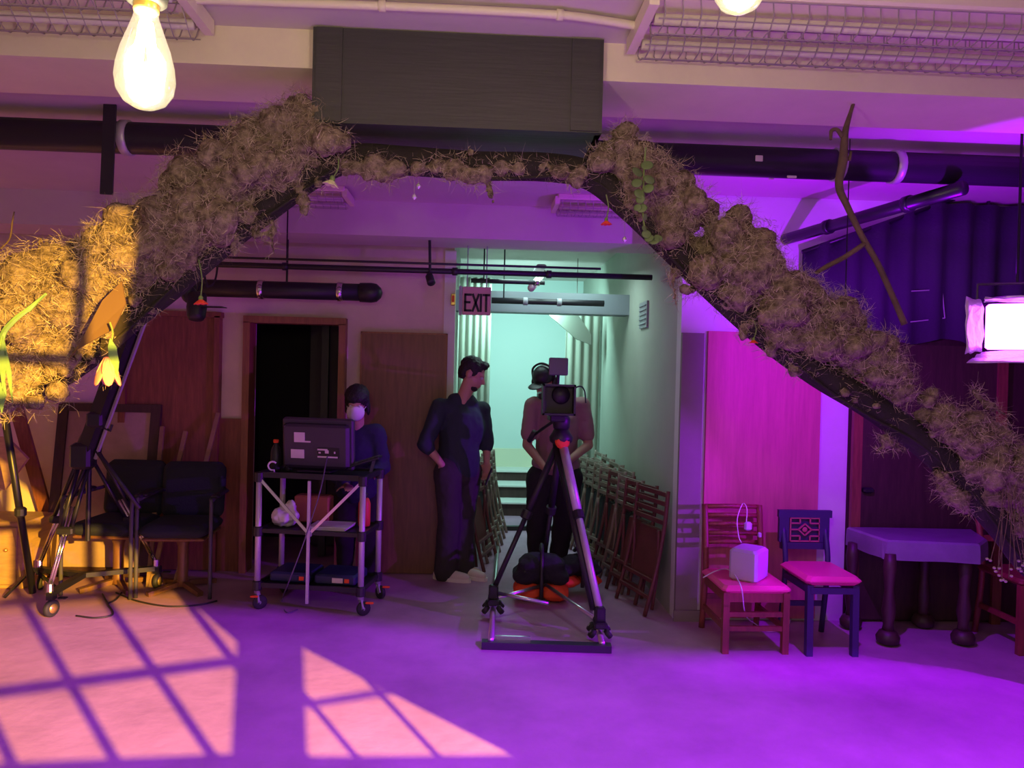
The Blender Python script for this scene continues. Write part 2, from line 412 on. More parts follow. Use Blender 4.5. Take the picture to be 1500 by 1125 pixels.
pipe('conduit_line', 'thin dark conduit running just above the thin pipe under the beam', (a.x, 5.15, a.z), (b.x, 5.15, a.z), .008, m_pipe)
a = at(1150, 350, 4.7); b = at(1412, 252, 3.45)
pipe('rigging_pipe', 'black rigging pipe slanting from the fat drain pipe to the wall', (a.x, a.y, 2.43), (b.x, b.y, 2.46), .035, m_blackmetal, (.3, .75), m_blackmetal)
a = at(690, 411, 5.9); b = at(798, 411, 5.9)
pipe('corridor_pipe', 'dark pipe under the corridor ceiling behind the EXIT sign', (a.x, 5.9, a.z), (b.x, 5.9, a.z), .018, m_pipe, (.9,), m_chrome)
a = at(720, 440, 6.2); b = at(885, 436, 6.2)
pipe('corridor_pipe', 'black pipe in front of the blue grey corridor beam', (a.x, 6.2, a.z), (b.x, 6.2, a.z), .025, m_pipe, (.3, .6), m_grey)
# corridor tube light, unlit
t = thing('corridor_lamp', 'short tube lamp under the corridor ceiling between the pipes', 'lamp', at(785, 412, 6.0))
MB().cyl(at(778, 422, 5.9), at(796, 400, 6.4), .03, 12).build('tube', m_tube, t, True); MB().rbox(at(790, 400, 6.1) + Vector((0, .05, .03)), (.08, .5, .03)).build('housing', m_grey, t)

def fixture(name, label, x0, x1, y0, z, w, group=None, hoops=30):
    t = thing(name, label, 'light fixture', ((x0 + x1) / 2, y0 + w / 2, z), group)
    yc = y0 + w / 2
    MB().rbox(((x0 + x1) / 2, yc, z - .02), (x1 - x0, w, .04), .008).build('housing', m_cream, t)
    for xe in (x0, x1): MB().box((xe, yc, z - .045), (.03, w * .96, .05)).build('end_plate', m_cream, t)
    for k in (.25, .75):
        MB().cyl((x0 + .02, y0 + w * k, z - .072), (x1 - .02, y0 + w * k, z - .072), .017, 12).build('tube', m_tube, t, True)
        g = MB(); yk = y0 + w * k; rr = w * .22
        for q in (-1, -.5, 0, .5, 1):
            aa = q * pi / 2
            g.tube([(x0 + .02, yk + rr * sin(aa), z - .045 - rr * cos(aa) * .9), (x1 - .02, yk + rr * sin(aa), z - .045 - rr * cos(aa) * .9)], .0022, 5)
        for i in range(hoops):
            x = x0 + .03 + (x1 - x0 - .06) * i / (hoops - 1)
            g.tube([(x + .008 * math.sin(j), yk + rr * sin(-pi / 2 + pi * j / 6), z - .045 - rr * cos(-pi / 2 + pi * j / 6) * .9) for j in range(7)], .0022, 4)
        g.build('wire_guard', m_wire, t)['kind'] = 'stuff'
    return t

fx = at(948, 40, 2.3).x
fixture('strip_light', 'long wire-guarded strip light reaching from the white conduit to the dark wall', fx, fx + 2.3, 2.20, 2.70, .36, hoops=42)
fx2 = at(262, 40, 2.3).x
fixture('strip_light', 'wire-guarded strip light on the ceiling behind the hanging lit bulb', fx2 - 1.9, fx2 - .0, 2.2, 2.70, .36, hoops=36)
f3 = at(812, 318, 5.0).x
fixture('strip_light', 'far wire-guarded strip light under the ceiling, above the corridor mouth', f3, f3 + 1.0, 4.8, 2.70, .30, hoops=20)
f4 = at(512, 306, 5.0).x
fixture('strip_light', 'far wire-guarded strip light under the ceiling, above the open doorway', f4 - .9, f4, 4.8, 2.70, .30, hoops=18)
# conduit to the strip light
t = thing('ceiling_conduit', 'white bent conduit on the ceiling leading into the long strip light', 'conduit', (0, 2.2, 2.67))
zz = 2.672
pts = [gr(250, -2, zz), gr(420, 4, zz), gr(560, 9, zz), gr(700, 15, zz), gr(820, 22, zz), gr(890, 31, zz), gr(945, 40, zz)]
MB().tube(bez(pts, 8), .0135, 10).build('pipe_body', m_conduit, t, True)
for q in (2, 4): MB().lathe([(.014, -.012), (.018, -.01), (.018, .01), (.014, .012)], pts[q], 12, pts[q + 1] - pts[q]).build('coupling', m_conduit, t, True)

# black boxed sign hung at the beam
BX0, BX1 = at(457, 110, 2.58).x, at(884, 110, 2.58).x
bz1, bz0 = ZC - .005, at(670, 186, 2.58).z
t = thing('black_box', 'large black painted board box hanging at the top of the moss arch', 'box', ((BX0 + BX1) / 2, 2.75, bz0))
bx(BX0, BX1, 2.585, 2.61, bz0, bz1).build('front_board', m_boxpaint, t)
bx(BX0, BX0 + .02, 2.61, 2.96, bz0, 2.56).build('side_board', m_boxpaint, t); bx(BX1 - .02, BX1, 2.61, 2.96, bz0, 2.56).build('side_board', m_boxpaint, t)
bx(BX0, BX1, 2.61, 2.96, bz0, bz0 + .02).build('bottom_board', m_boxpaint, t)
bx(BX0 + .012, BX0 + .10, 2.578, 2.585, bz0 + .004, bz1 - .002).build('batten', m_boxpaint, t); bx(BX1 - .11, BX1 - .012, 2.578, 2.585, bz0 + .004, bz1 - .004).build('batten', m_boxpaint, t)

# black drape over the right bay
t = thing('black_drape', 'black masking drape hanging high on the dark wall behind the bright stage lamp', 'drape', (2.7, 4.66, 1.8))
dz_a, dz_b = at(1168, 366, 4.6).z, at(1400, 288, 4.6).z
dm = MB(); n = 60; xs = [at(1168, 400, 4.68).x + (3.98 - at(1168, 400, 4.68).x) * i / n for i in range(n + 1)]
vs = []; fs = []
for i, x in enumerate(xs):
    y = 4.60 + .025 * sin(i * 1.15) + .012 * sin(i * .37)
    zt_ = min(2.67, dz_a + (dz_b - dz_a) * (x - xs[0]) / (at(1400, 288, 4.6).x - xs[0])); vs += [(x, y, zt_), (x, y, 1.80 + .02 * sin(i * .5)), (x, y + .012, 1.80 + .02 * sin(i * .5)), (x, y + .012, zt_)]
for i in range(n):
    for j in range(4): fs.append((i * 4 + j, i * 4 + (j + 1) % 4, i * 4 + 4 + (j + 1) % 4, i * 4 + 4 + j))
dm.add(vs, fs).build('cloth', M('black_drape_cloth', (.04, .02, .06), .85, bump=.3, bs=60), t, True)
MB().cyl((xs[0], 4.615, dz_a - .01), (at(1400, 288, 4.6).x, 4.615, dz_b - .01), .014, 10).build('rail', m_blackmetal, t, True)
MB().cyl((3.2, 4.61, 2.6), (3.2, 4.61, ZC), .01, 8).build('hanger', m_blackmetal, t)
# thin wire frame on the drape
fp = [at(1326, 427, 4.6), at(1380, 424, 4.6), at(1384, 466, 4.6), at(1330, 472, 4.6)]
tag(MB().cyl(fp[0], fp[1], .004, 6).cyl(fp[1], fp[2], .004, 6).cyl(fp[2], fp[3], .004, 6).build('wire_bracket', m_alupaint, None), 'thin bent wire bracket hanging in front of the black drape', 'bracket')

# EXIT sign
t = thing('exit_sign', 'small EXIT sign hanging at the mouth of the corridor', 'sign', at(697, 441, 5.5))
c = at(698, 441, 5.5)
sw, sh = .21, .205
MB().rbox(c, (sw, .03, sh), .005).build('sign_face', m_sign, t)
MB().box(c + Vector((-sw / 2 - .012, 0, .0)), (.02, .05, sh * 1.02)).build('frame', m_grey, t)
for k in (-.07, .07): MB().cyl(c + Vector((k, 0, sh / 2 - .004)), c + Vector((k, 0, .42)), .004, 6).build('hanger', m_grey, t)
LET = {'E': [[(0, 0), (0, 1)], [(0, 1), (.62, 1)], [(0, .52), (.5, .52)], [(0, 0), (.62, 0)]], 'X': [[(0, 0), (.66, 1)], [(0, 1), (.66, 0)]], 'I': [[(0, 0), (0, 1)]], 'T': [[(.3, 0), (.3, 1)], [(-.02, 1), (.62, 1)]]}
lx = c.x - .082; hh = .115
for ch, w_ in (('E', .056), ('X', .058), ('I', .02), ('T', .05)):
    g = MB()
    for (p, q) in LET[ch]:
        P = lambda u: Vector((lx + u[0] * .062, c.y - .018, c.z - .072 + u[1] * hh))
        d = (P(q) - P(p)).normalized() * .008
        g.bar(P(p) - d, P(q) + d, .016, .008, (0, 1, 0))
    g.build('letter', m_letter, t); lx += w_
# small call point on the corner post
t = thing('call_point', 'small amber call point on the white corner post beside the EXIT sign', 'alarm', at(664, 439, YB - .04))
c = at(664, 439, YB - .04); MB().rbox(c, (.035, .04, .09), .006).build('body', m_gold, t); MB().rbox(c + Vector((0, -.022, .005)), (.02, .01, .05), .003).build('button', m_red, t)
# clip spot near the corridor
MB().cyl((at(420, 421, 5.48).x, 5.48, bpy.data.objects['waste_pipe'].location.z), (at(420, 421, 5.48).x, 5.48, ZC), .008, 8).build('hanger', m_blackmetal, bpy.data.objects['waste_pipe'])
MB().cyl((at(420, 383, 5.15).x, 5.15, bpy.data.objects['conduit_line'].location.z), (at(420, 383, 5.15).x, 5.15, ZC), .005, 8).build('hanger', m_blackmetal, bpy.data.objects['conduit_line'])
for nm_ in ('corridor_pipe', 'corridor_pipe.001'):
    o_p = bpy.data.objects[nm_]; MB().cyl(o_p.location + Vector((.1, 0, 0)), (o_p.location.x + .1, o_p.location.y, ZC), .006, 8).build('hanger', m_blackmetal, o_p)
t = thing('clip_spot', 'small dark clip spotlight hanging from the thin pipe beside the corridor', 'lamp', at(631, 405, 5.3))
MB().lathe([(.016, 0), (.028, .02), (.03, .09), (.024, .095)], at(628, 402, 5.3), 12, (.25, -.6, -.7)).build('head', m_black, t, True); MB().cyl((at(628, 402, 5.3).x, 5.32, 2.465), at(630, 406, 5.3), .010, 8).build('clamp', m_black, t)
# stage spot behind the hanging red flower
t = thing('hanging_spot', 'black hanging stage spotlight with a flag over the wooden door', 'lamp', at(290, 440, 4.4))
c = at(289, 452, 4.4)
MB().lathe([(.03, 0), (.05, .01), (.055, .09), (.05, .14), (.04, .16)], c + Vector((.0, 0, .09)), 16, (.05, -.25, -1)).build('housing', m_black, t, True)
MB().ell(c + Vector((-.055, .01, .10)), (.045, .045, .07)).build('yoke_clamp', m_black, t, True)
MB().box(c + Vector((.09, -.02, .01)), (.14, .09, .004)).build('barn_door', m_black, t)
MB().tube(bez([c + Vector((.0, 0, .1)), c + Vector((.03, 0, .2)), at(305, 420, 4.4), at(318, 395, 4.6), (at(318, 395, 4.6).x, 4.6, 2.62)]), .006, 6).build('cord', m_cable, t)
MB().cyl(c + Vector((-.01, 0, .12)), (c.x - .01, c.y, ZC), .008, 6).build('drop_rod', m_black, t)

# wall vent
t = thing('wall_vent', 'small grey wall vent high on the corridor wall', 'vent')
yv = 5.75; zv = at(893, 460, yv).z
MB().box((CX1 - .008, yv, zv), (.016, .26, .20)).build('frame', m_grey, t)
for i in range(5): MB().box((CX1 - .02, yv, zv - .07 + i * .035), (.012, .22, .006)).build('slat', m_grey, t)
# corridor curtains
def curtain(name, label, x0, x1, y, z0, z1, dy=.0, waves=5, tie=None):
    n = 50; m = 14; vs = []; fs = []
    for j in range(m + 1):
        v = j / m; z = z1 + (z0 - z1) * v
        sq = 1.0 if not tie else 1 - tie * sin(pi * min(1, v * 1.05)) ** 2
        for i in range(n + 1):
            u = i / n; x = x1 + (x0 - x1) * (1 - u) * sq
            vs.append((x, y + dy * u + .012 * sin(u * waves * 2 * pi + .4 * sin(v * 3)), z))
    for j in range(m):
        for i in range(n):
            a = j * (n + 1) + i; fs.append((a, a + 1, a + n + 2, a + n + 1))
    o = MB().add(vs, fs).build(name, m_curt, None, True); md = o.modifiers.new('thick', 'SOLIDIFY'); md.thickness = .004
    return tag(o, label, 'curtain')
curtain('curtain', 'pale curtain hanging on the near side of the bright end wall, behind the dark-shirted man', at(668, 600, 7.6).x, at(716, 600, 7.6).x, 7.6, at(700, 643, 7.6).z, 2.5)
curtain('curtain', 'pale curtain hanging along the corridor wall behind the camera operator', at(826, 600, 7.7).x, CX1 - .03, 7.7, .55, 2.35, waves=4)
dp = [at(800, 458, 7.4), at(845, 458, 7.4), at(866, 490, 7.4), at(866, 505, 7.4), at(845, 497, 7.4)]
o = MB().prism(dp, (0, .04, 0)).build('swag', m_curt); MB().cyl(dp[1] + Vector((0, .02, -.02)), (dp[1].x, dp[1].y + .02, ZC), .004, 6).build('tie_cord', m_wire, o)
tag(o, 'slanting pale cloth swag across the top corner of the corridor end', 'swag')

# ------------------------------------------------------------------ gobo window frame and light flag (behind the photographer)
def clip_poly(poly, a, b, c):
    out = []
    for i in range(len(poly)):
        p, q = poly[i], poly[(i + 1) % len(poly)]; dp_ = a * p[0] + b * p[1] - c; dq = a * q[0] + b * q[1] - c
        if dp_ <= 0: out.append(p)
        if dp_ * dq < 0: s = dp_ / (dp_ - dq); out.append((p[0] + (q[0] - p[0]) * s, p[1] + (q[1] - p[1]) * s))
    return out
def clip_to(cell, win):
    for i in range(len(win)):
        p, q = win[i], win[(i + 1) % len(win)]; ex, ey = q[0] - p[0], q[1] - p[1]
        cell = clip_poly(cell, ey, -ex, ey * p[0] - ex * p[1])
        if len(cell) < 3: return []
    return cell
win1 = [(-.50, -.408), (-.383, -.427), (-.246, -.444), (-.167, -.349), (-.198, -.318), (-.212, -.272), (-.29, -.182), (-.50, -.182)]
winU = [(-.50, -.21), (-.335, -.185), (-.335, -.05), (-.50, -.05)]
win2 = [(-.197, -.454), (-.052, -.477), (-.106, -.414), (-.135, -.380)]
bw = .0042
holes = []
for us, vs_, win_ in (([-.50, -.44, -.38, -.32, -.259, -.197, -.136], [-.46, -.383, -.316, -.249, -.182], win1), ([-.50, -.43, -.364, -.30], [-.182, -.151, -.04], winU)):
    for i in range(len(us) - 1):
        for j in range(len(vs_) - 1):
            c_ = clip_to([(us[i] + bw, vs_[j] + bw), (us[i + 1] - bw, vs_[j] + bw), (us[i + 1] - bw, vs_[j + 1] - bw), (us[i] + bw, vs_[j + 1] - bw)], win_)
            if len(c_) >= 3: holes.append(c_)
for u0, u1 in ((-.225, -.165), (-.165, -.107), (-.107, -.04)):
    for v0, v1 in ((-.49, -.4215), (-.4215, -.36)):
        c_ = clip_to([(u0 + bw * .7, v0 + bw * .7), (u1 - bw * .7, v0 + bw * .7), (u1 - bw * .7, v1 - bw * .7), (u0 + bw * .7, v1 - bw * .7)], win2)
        if len(c_) >= 3: holes.append(c_)
gh = Vector((.925, .380, 0)).normalized(); gn = Vector((-gh.y, gh.x, 0))
def gp(u, v): return GOBO_POS + gn * 1.2 + gh * u + Vector((0, 0, v))
outer = [(-.95, -1.0), (.45, -1.0), (.45, .30), (-.95, .30)]
loops = [[Vector((u, v, 0)) for u, v in l] for l in [outer] + holes]
vv, ee, n0 = [], [], 0
for l in [outer] + holes:
    vv += [Vector(p) for p in l]; ee += [(n0 + k, n0 + (k + 1) % len(l)) for k in range(len(l))]; n0 += len(l)
cv, _, cf, *_rest = geometry.delaunay_2d_cdt(vv, ee, [], 0, 1e-5)
def inside(p, l): return all((l[(k + 1) % len(l)][0] - l[k][0]) * (p[1] - l[k][1]) - (l[(k + 1) % len(l)][1] - l[k][1]) * (p[0] - l[k][0]) > 0 for k in range(len(l)))
tri = [f_ for f_ in cf if not any(inside(sum((cv[q] for q in f_), Vector((0, 0))) / 3, h_) for h_ in holes)]
t = thing('gobo_frame', 'black window-pane gobo frame standing in front of the amber spotlight', 'light flag', gp(-.3, -1.0))
MB().add([gp(p.x, p.y) for p in cv], [tuple(x) for x in tri]).build('pane_mask', m_black, t)
MB().cyl(gp(-.3, -1.0), gp(-.3, -1.0) - Vector((0, 0, gp(0, -1).z)), .02, 8).build('stand_pole', m_blackmetal, t)
# flag that cuts the violet flood at the back of the floor
def flag_z(P): k = (.35) / (P.y - SPOT_POS.y); q = SPOT_POS.lerp(P, k); return q
pl = [flag_z(Vector(p)) for p in ((-3.4, 4.76, 0), (-1.3, 4.80, 0), (.80, 4.12, 0), (2.3, 4.06, 0), (2.8, 3.9, 0), (3.2, 3.4, 0), (3.7, 2.6, 0))]
poly = [Vector((p.x, SPOT_POS.y + .35, p.z)) for p in pl]
for p in poly: p.y = SPOT_POS.y + .35
top = [Vector((poly[0].x - 1.2, poly[0].y, poly[0].z + .02))] + poly + [Vector((poly[-1].x + .8, poly[0].y, 1.4)), Vector((poly[-1].x + .8, poly[0].y, 3.3)), Vector((poly[0].x - 1.2, poly[0].y, 3.3))]
t = thing('light_flag', 'black flag board clipped in front of the violet flood lamp', 'light flag', poly[3])
MB().prism(top, (0, .004, 0)).build('board', m_black, t)
MB().cyl(top[-1] + Vector((1.0, 0, -.05)), top[-1] + Vector((1.0, 0, .5)), .015, 8).build('arm', m_blackmetal, t)
# ------------------------------------------------------------------ moss arch
YA = 2.68
def A(x, y, Y=YA): return at(x, y, Y)
PXM = YA / FPX                                        # metres per surveyed unit on the arch plane
core_pts = [(-230, 1190), (-215, 930), (-160, 730), (-50, 600), (60, 560), (120, 525), (190, 465), (260, 410), (330, 350), (400, 297), (460, 254), (515, 232), (600, 236), (700, 243), (800, 245), (865, 258), (925, 305), (990, 368), (1060, 435), (1130, 497), (1200, 548), (1270, 590), (1340, 640), (1410, 705), (1470, 775), (1540, 850), (1700, 905), (1850, 1010), (1900, 1205)]
arch = thing('moss_arch', 'big curved arch covered in brown dried moss spanning the room under the black box', 'arch', A(750, 243))
MB().tube(bez([A(x, y) for x, y in core_pts], 6), .052, 10).build('core', m_core, arch, True)
for k, (dy, dz) in enumerate(((.05, .03), (-.045, -.04))):
    pts = [A(x, y) + Vector((0, dy, dz + .018 * sin(i * 1.7 + k))) for i, (x, y) in enumerate(core_pts)]
    MB().tube(bez(pts, 6), .006, 6).build('branch', m_core, arch, True)
path = [(-60, 525, 100), (0, 495, 100), (60, 465, 96), (115, 428, 78), (180, 392, 70), (250, 342, 72), (320, 292, 74), (385, 243, 70), (432, 198, 58), (455, 158, 40)]
path_r = [(893, 205, 40), (922, 250, 52), (968, 298, 62), (1030, 350, 74), (1090, 402, 76), (1150, 448, 72), (1210, 488, 64), (1262, 515, 54), (1300, 545, 40), (1345, 600, 32), (1395, 640, 48), (1445, 670, 58), (1500, 720, 62), (1580, 820, 55), (1720, 890, 50)]
clumps = []
def grow(path, n):
    P = [np.array([*A(x, y)]) for x, y, r in path]; Rr = [r * PXM for x, y, r in path]
    L = [np.linalg.norm(P[i + 1] - P[i]) for i in range(len(P) - 1)]; T = sum(L)
    for _ in range(n):
        s = rng.random() * T; i = 0
        while s > L[i] and i < len(L) - 1: s -= L[i]; i += 1
        f = s / L[i]; c = P[i] * (1 - f) + P[i + 1] * f; r = Rr[i] * (1 - f) + Rr[i + 1] * f
        cr = r * rng.uniform(.30, .52); a = rng.random() * 2 * pi; q = sqrt(rng.random()) * (r - cr * .75)
        d = (P[i + 1] - P[i]) / L[i]; up = np.array([-d[2], 0, d[0]])
        c = c + up * cos(a) * q + np.array([0, 1, 0]) * sin(a) * q * .75 - np.array([0, .03, 0])
        clumps.append((c, cr))
grow(path, 250); grow(path_r, 300)
for x, y, r, Y in [(480, 207, 26, 2.56), (505, 208, 15, 2.55), (455, 200, 30, 2.62), (548, 243, 20, 2.63), (562, 256, 15, 2.63), (580, 246, 16, 2.63), (540, 258, 13, 2.63), (640, 243, 16, 2.63), (665, 247, 20, 2.63), (690, 256, 20, 2.63), (708, 252, 17, 2.63), (735, 245, 15, 2.63), (760, 246, 13, 2.63), (820, 252, 16, 2.63), (848, 262, 17, 2.63), (505, 243, 15, 2.63), (520, 246, 13, 2.63), (612, 246, 12, 2.63),
                     (525, 243, 12, 2.7), (620, 243, 10, 2.72), (880, 235, 22, 2.62), (200, 450, 16, 2.66), (195, 440, 14, 2.6), (1005, 425, 14, 2.68), (990, 400, 12, 2.68), (1165, 540, 14, 2.66), (1090, 490, 12, 2.66), (105, 375, 18, 2.66), (108, 362, 11, 2.66), (50, 590, 16, 2.6), (85, 575, 18, 2.6), (20, 570, 22, 2.6), (155, 545, 12, 2.6)]:
    clumps.append((np.array([*A(x, y, Y)]), r * PXM))
for x0, y0, x1, y1, w in [(440, 268, 447, 312, 11), (398, 325, 400, 372, 10), (340, 345, 345, 372, 10), (712, 262, 722, 296, 7), (590, 248, 566, 266, 8), (985, 400, 990, 445, 8), (1150, 510, 1160, 545, 9), (1290, 640, 1318, 660, 9), (1285, 660, 1300, 655, 6), (1372, 690, 1385, 715, 10), (1385, 715, 1415, 748, 16), (1425, 570, 1440, 590, 7), (1445, 592, 1478, 612, 9), (203, 455, 196, 482, 8), (175, 330, 178, 345, 8)]:
    for k in range(9):
        f = k / 8; clumps.append((np.array([*A(x0 + (x1 - x0) * f, y0 + (y1 - y0) * f, YA - .03)]), w * PXM * (1 - .55 * f) * rng.uniform(.7, 1.1)))
for i in range(len(core_pts) - 1):
    for k in range(5):
        f = rng.random(); x = core_pts[i][0] * (1 - f) + core_pts[i + 1][0] * f; y = core_pts[i][1] * (1 - f) + core_pts[i + 1][1] * f
        if 470 < x < 870 and rng.random() < .5: continue
        clumps.append((np.array([*A(x, y, YA - .03)]) + rng.normal(size=3) * .022, rng.uniform(.012, .03)))
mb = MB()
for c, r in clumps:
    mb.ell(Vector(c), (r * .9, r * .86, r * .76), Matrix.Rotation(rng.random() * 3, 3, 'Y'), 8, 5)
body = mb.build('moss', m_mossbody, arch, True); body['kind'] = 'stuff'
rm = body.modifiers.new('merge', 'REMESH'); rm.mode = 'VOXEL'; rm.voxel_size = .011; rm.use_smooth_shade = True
tx = bpy.data.textures.new('moss_lumps', 'CLOUDS'); tx.noise_scale = .028; tx.noise_depth = 3
tx2 = bpy.data.textures.new('moss_lobes', 'CLOUDS'); tx2.noise_scale = .10; tx2.noise_depth = 1
dm2 = body.modifiers.new('lobes', 'DISPLACE'); dm2.texture = tx2; dm2.strength = .035; dm2.mid_level = .5
dm_ = body.modifiers.new('lumps', 'DISPLACE'); dm_.texture = tx; dm_.strength = .022; dm_.mid_level = .5
# fibres
def fibres(clumps, n, step, width, K=5, outward=.25):
    rad = np.array([r for c, r in clumps]); cen = np.array([c for c, r in clumps])
    w = rad ** 2; ix = rng.choice(len(clumps), n, p=w / w.sum())
    nr = rng.normal(size=(n, 3)); nr /= np.linalg.norm(nr, axis=1)[:, None]
    p = cen[ix] + nr * (rad[ix] * rng.uniform(.86, 1.16, n))[:, None]
    d = rng.normal(size=(n, 3)); d -= nr * (d * nr).sum(1)[:, None]; d /= np.linalg.norm(d, axis=1)[:, None]; d += nr * outward
    V = np.zeros((n, (K + 1) * 2, 3)); side = np.cross(d, rng.normal(size=(n, 3))); side /= np.linalg.norm(side, axis=1)[:, None]
    bend = rng.normal(size=(n, 3)) * .8
    for k in range(K + 1):
        ww = width * (1 - .75 * k / K); V[:, 2 * k] = p + side * ww; V[:, 2 * k + 1] = p - side * ww
        d = d + bend + rng.normal(size=(n, 3)) * .22 + np.array([0, 0, -.06]); d /= np.linalg.norm(d, axis=1)[:, None]
        p = p + d * step
    base = (np.arange(n) * (K + 1) * 2)[:, None]
    F = np.concatenate([base + np.array([2 * k, 2 * k + 1, 2 * k + 3, 2 * k + 2]) for k in range(K)], 1).reshape(-1, 4)
    return V.reshape(-1, 3), F
def np_mesh(name, V, F, mat, parent):
    me = bpy.data.meshes.new(name); me.vertices.add(len(V)); me.vertices.foreach_set('co', V.astype(np.float32).ravel())
    me.loops.add(F.size); me.loops.foreach_set('vertex_index', F.astype(np.int32).ravel())
    me.polygons.add(len(F)); me.polygons.foreach_set('loop_start', (np.arange(len(F)) * 4).astype(np.int32)); me.update(calc_edges=True); me.materials.append(mat)
    o = bpy.data.objects.new(name, me); COL.objects.link(o); attach(o, parent); return o
V, F = fibres(clumps, 125000, .0082, .00105, 5, .35); np_mesh('moss_fibre', V, F, m_moss, arch)['kind'] = 'stuff'
V, F = fibres(clumps, 3500, .011, .0008, 7, .6); np_mesh('moss_fibre', V, F, m_moss, arch)['kind'] = 'stuff'
# smooth card flap on the left end of the arch
cp = [A(118, 500, 2.52), A(150, 440, 2.52), A(178, 412, 2.53), A(184, 445, 2.53), A(166, 482, 2.52), A(112, 512, 2.51), A(98, 530, 2.51)]
MB().prism(cp, (0, .006, 0)).build('card_flap', M('shaded_brown_card', (.12, .065, .035), .8), arch)  # shadow on the flap put into its darkened brown

# things hung on the arch
def flower(name, label, top, tip, mat, n=7, r=.02, sprig=True, cat='flower'):
    t = thing(name, label, cat, top)
    top, tip = Vector(top), Vector(tip); mid = top.lerp(tip, .5) + Vector((.008, 0, 0))
    MB().tube(bez([top, mid, tip], 6), .0022, 6).build('stem', m_stem, t)
    d = (tip - top).normalized(); x, y, _ = frame_z(d)
    for k in range(n):
        a = 2 * pi * k / n; ax = (x * cos(a) + y * sin(a)); e = MB()
        m3 = Matrix((x * -sin(a) + y * cos(a), ax * .5 - d * .86, ax * .86 + d * .5)).transposed()
        p = tip + ax * r * .45 + d * r * .55
        e.ell(p, (r * .55, r * .12, r * .8), m3, 8, 5).build('petal', mat, t, True)
    MB().ell(tip, (r * .38, r * .38, r * .5), None, 8, 5).build('calyx', m_stem, t, True)
    return t
flower('hanging_flower', 'cream trumpet flower hanging upside down below the black box corner', A(496, 232, 2.58), A(487, 262, 2.58), m_petalw, 7, .026)
flower('hanging_flower', 'red flower hanging upside down in front of the black stage spotlight', A(291, 380, 2.6), A(294, 437, 2.6), m_petalr, 8, .022)
flower('hanging_flower', 'small red flower hanging on a thin stem below the arch beside the eucalyptus', A(888, 285, 2.6), A(888, 322, 2.6), m_petalr, 8, .018)
flower('hanging_flower', 'tiny red flower hanging under the moss arch beside the pink panel', A(1105, 470, 2.62), A(1104, 497, 2.62), m_petalr, 6, .015)
# peach lily with its long green leaf
t = thing('lily', 'peach lily with a green leaf hanging upside down from the amber-lit end of the arch', 'flower', A(160, 470, 2.5))
tp, ti = A(161, 472, 2.5), A(158, 528, 2.5)
MB().tube(bez([tp, A(165, 490, 2.5), ti], 6), .003, 6).build('stem', m_stem, t)
for k in range(6):
    a = 2 * pi * k / 6; o = Vector((cos(a), sin(a), 0)); m3 = Matrix((Vector((-sin(a), cos(a), 0)), o * .94 + Vector((0, 0, .34)), o * -.34 + Vector((0, 0, .94)))).transposed()
    MB().ell(ti + o * .024 + Vector((0, 0, -.035)), (.020, .004, .052), m3, 10, 6).build('petal', m_petalp, t, True)
MB().prism([A(161, 495, 2.49), A(170, 508, 2.49), A(174, 530, 2.49), A(172, 552, 2.49), A(166, 556, 2.49), A(160, 530, 2.49), A(158, 508, 2.49)], (0, .003, 0)).build('leaf', m_leaf, t)
# long leaves at the frame's left end
t = thing('green_stem', 'bright green bent leafy stem growing from the amber-lit moss', 'plant', A(65, 435, 2.5))
MB().tube(bez([A(68, 430, 2.46), A(45, 450, 2.44), A(20, 470, 2.44), A(4, 492, 2.45), A(2, 530, 2.45), A(8, 580, 2.46)], 8), [.004 + .005 * sin(pi * i / 40) for i in range(41)], 6).build('stem', m_leaf, t)
for pts in ([(4, 492), (10, 530), (4, 575), (-2, 530)], [(6, 500), (16, 545), (18, 590), (8, 540)], [(30, 462), (52, 446), (66, 432), (44, 456)], [(0, 560), (8, 580), (2, 605), (-6, 575)]):
    MB().prism([A(x, y, 2.44) for x, y in pts], (0, .004, 0)).build('leaf', m_leaf, t)
# eucalyptus
t = thing('eucalyptus_sprig', 'eucalyptus sprig with round grey green leaves hanging on the arch beside the black box', 'plant', A(944, 215, 2.5))
ep = [(946, 216), (944, 240), (943, 265), (942, 290), (942, 315), (946, 340), (955, 352)]
MB().tube(bez([A(x, y, 2.50) for x, y in ep], 6), .003, 6).build('stem', m_stem, t)
for x, y, r in [(948, 242, 9), (934, 252, 9), (951, 263, 9), (933, 268, 8), (950, 276, 8), (937, 284, 9), (940, 305, 8), (934, 304, 6), (947, 343, 7), (958, 352, 8), (951, 349, 7), (964, 349, 7), (938, 292, 7), (945, 318, 5), (944, 335, 5)]:
    c = A(x, y, 2.49); q = r * PXM
    m3 = Matrix.Rotation(rng.uniform(-.5, .5), 3, 'X') @ Matrix.Rotation(rng.uniform(-.7, .7), 3, 'Z')
    MB().ell(c, (q, q * .12, q * .85), m3, 10, 6).build('leaf', m_euca, t, True)
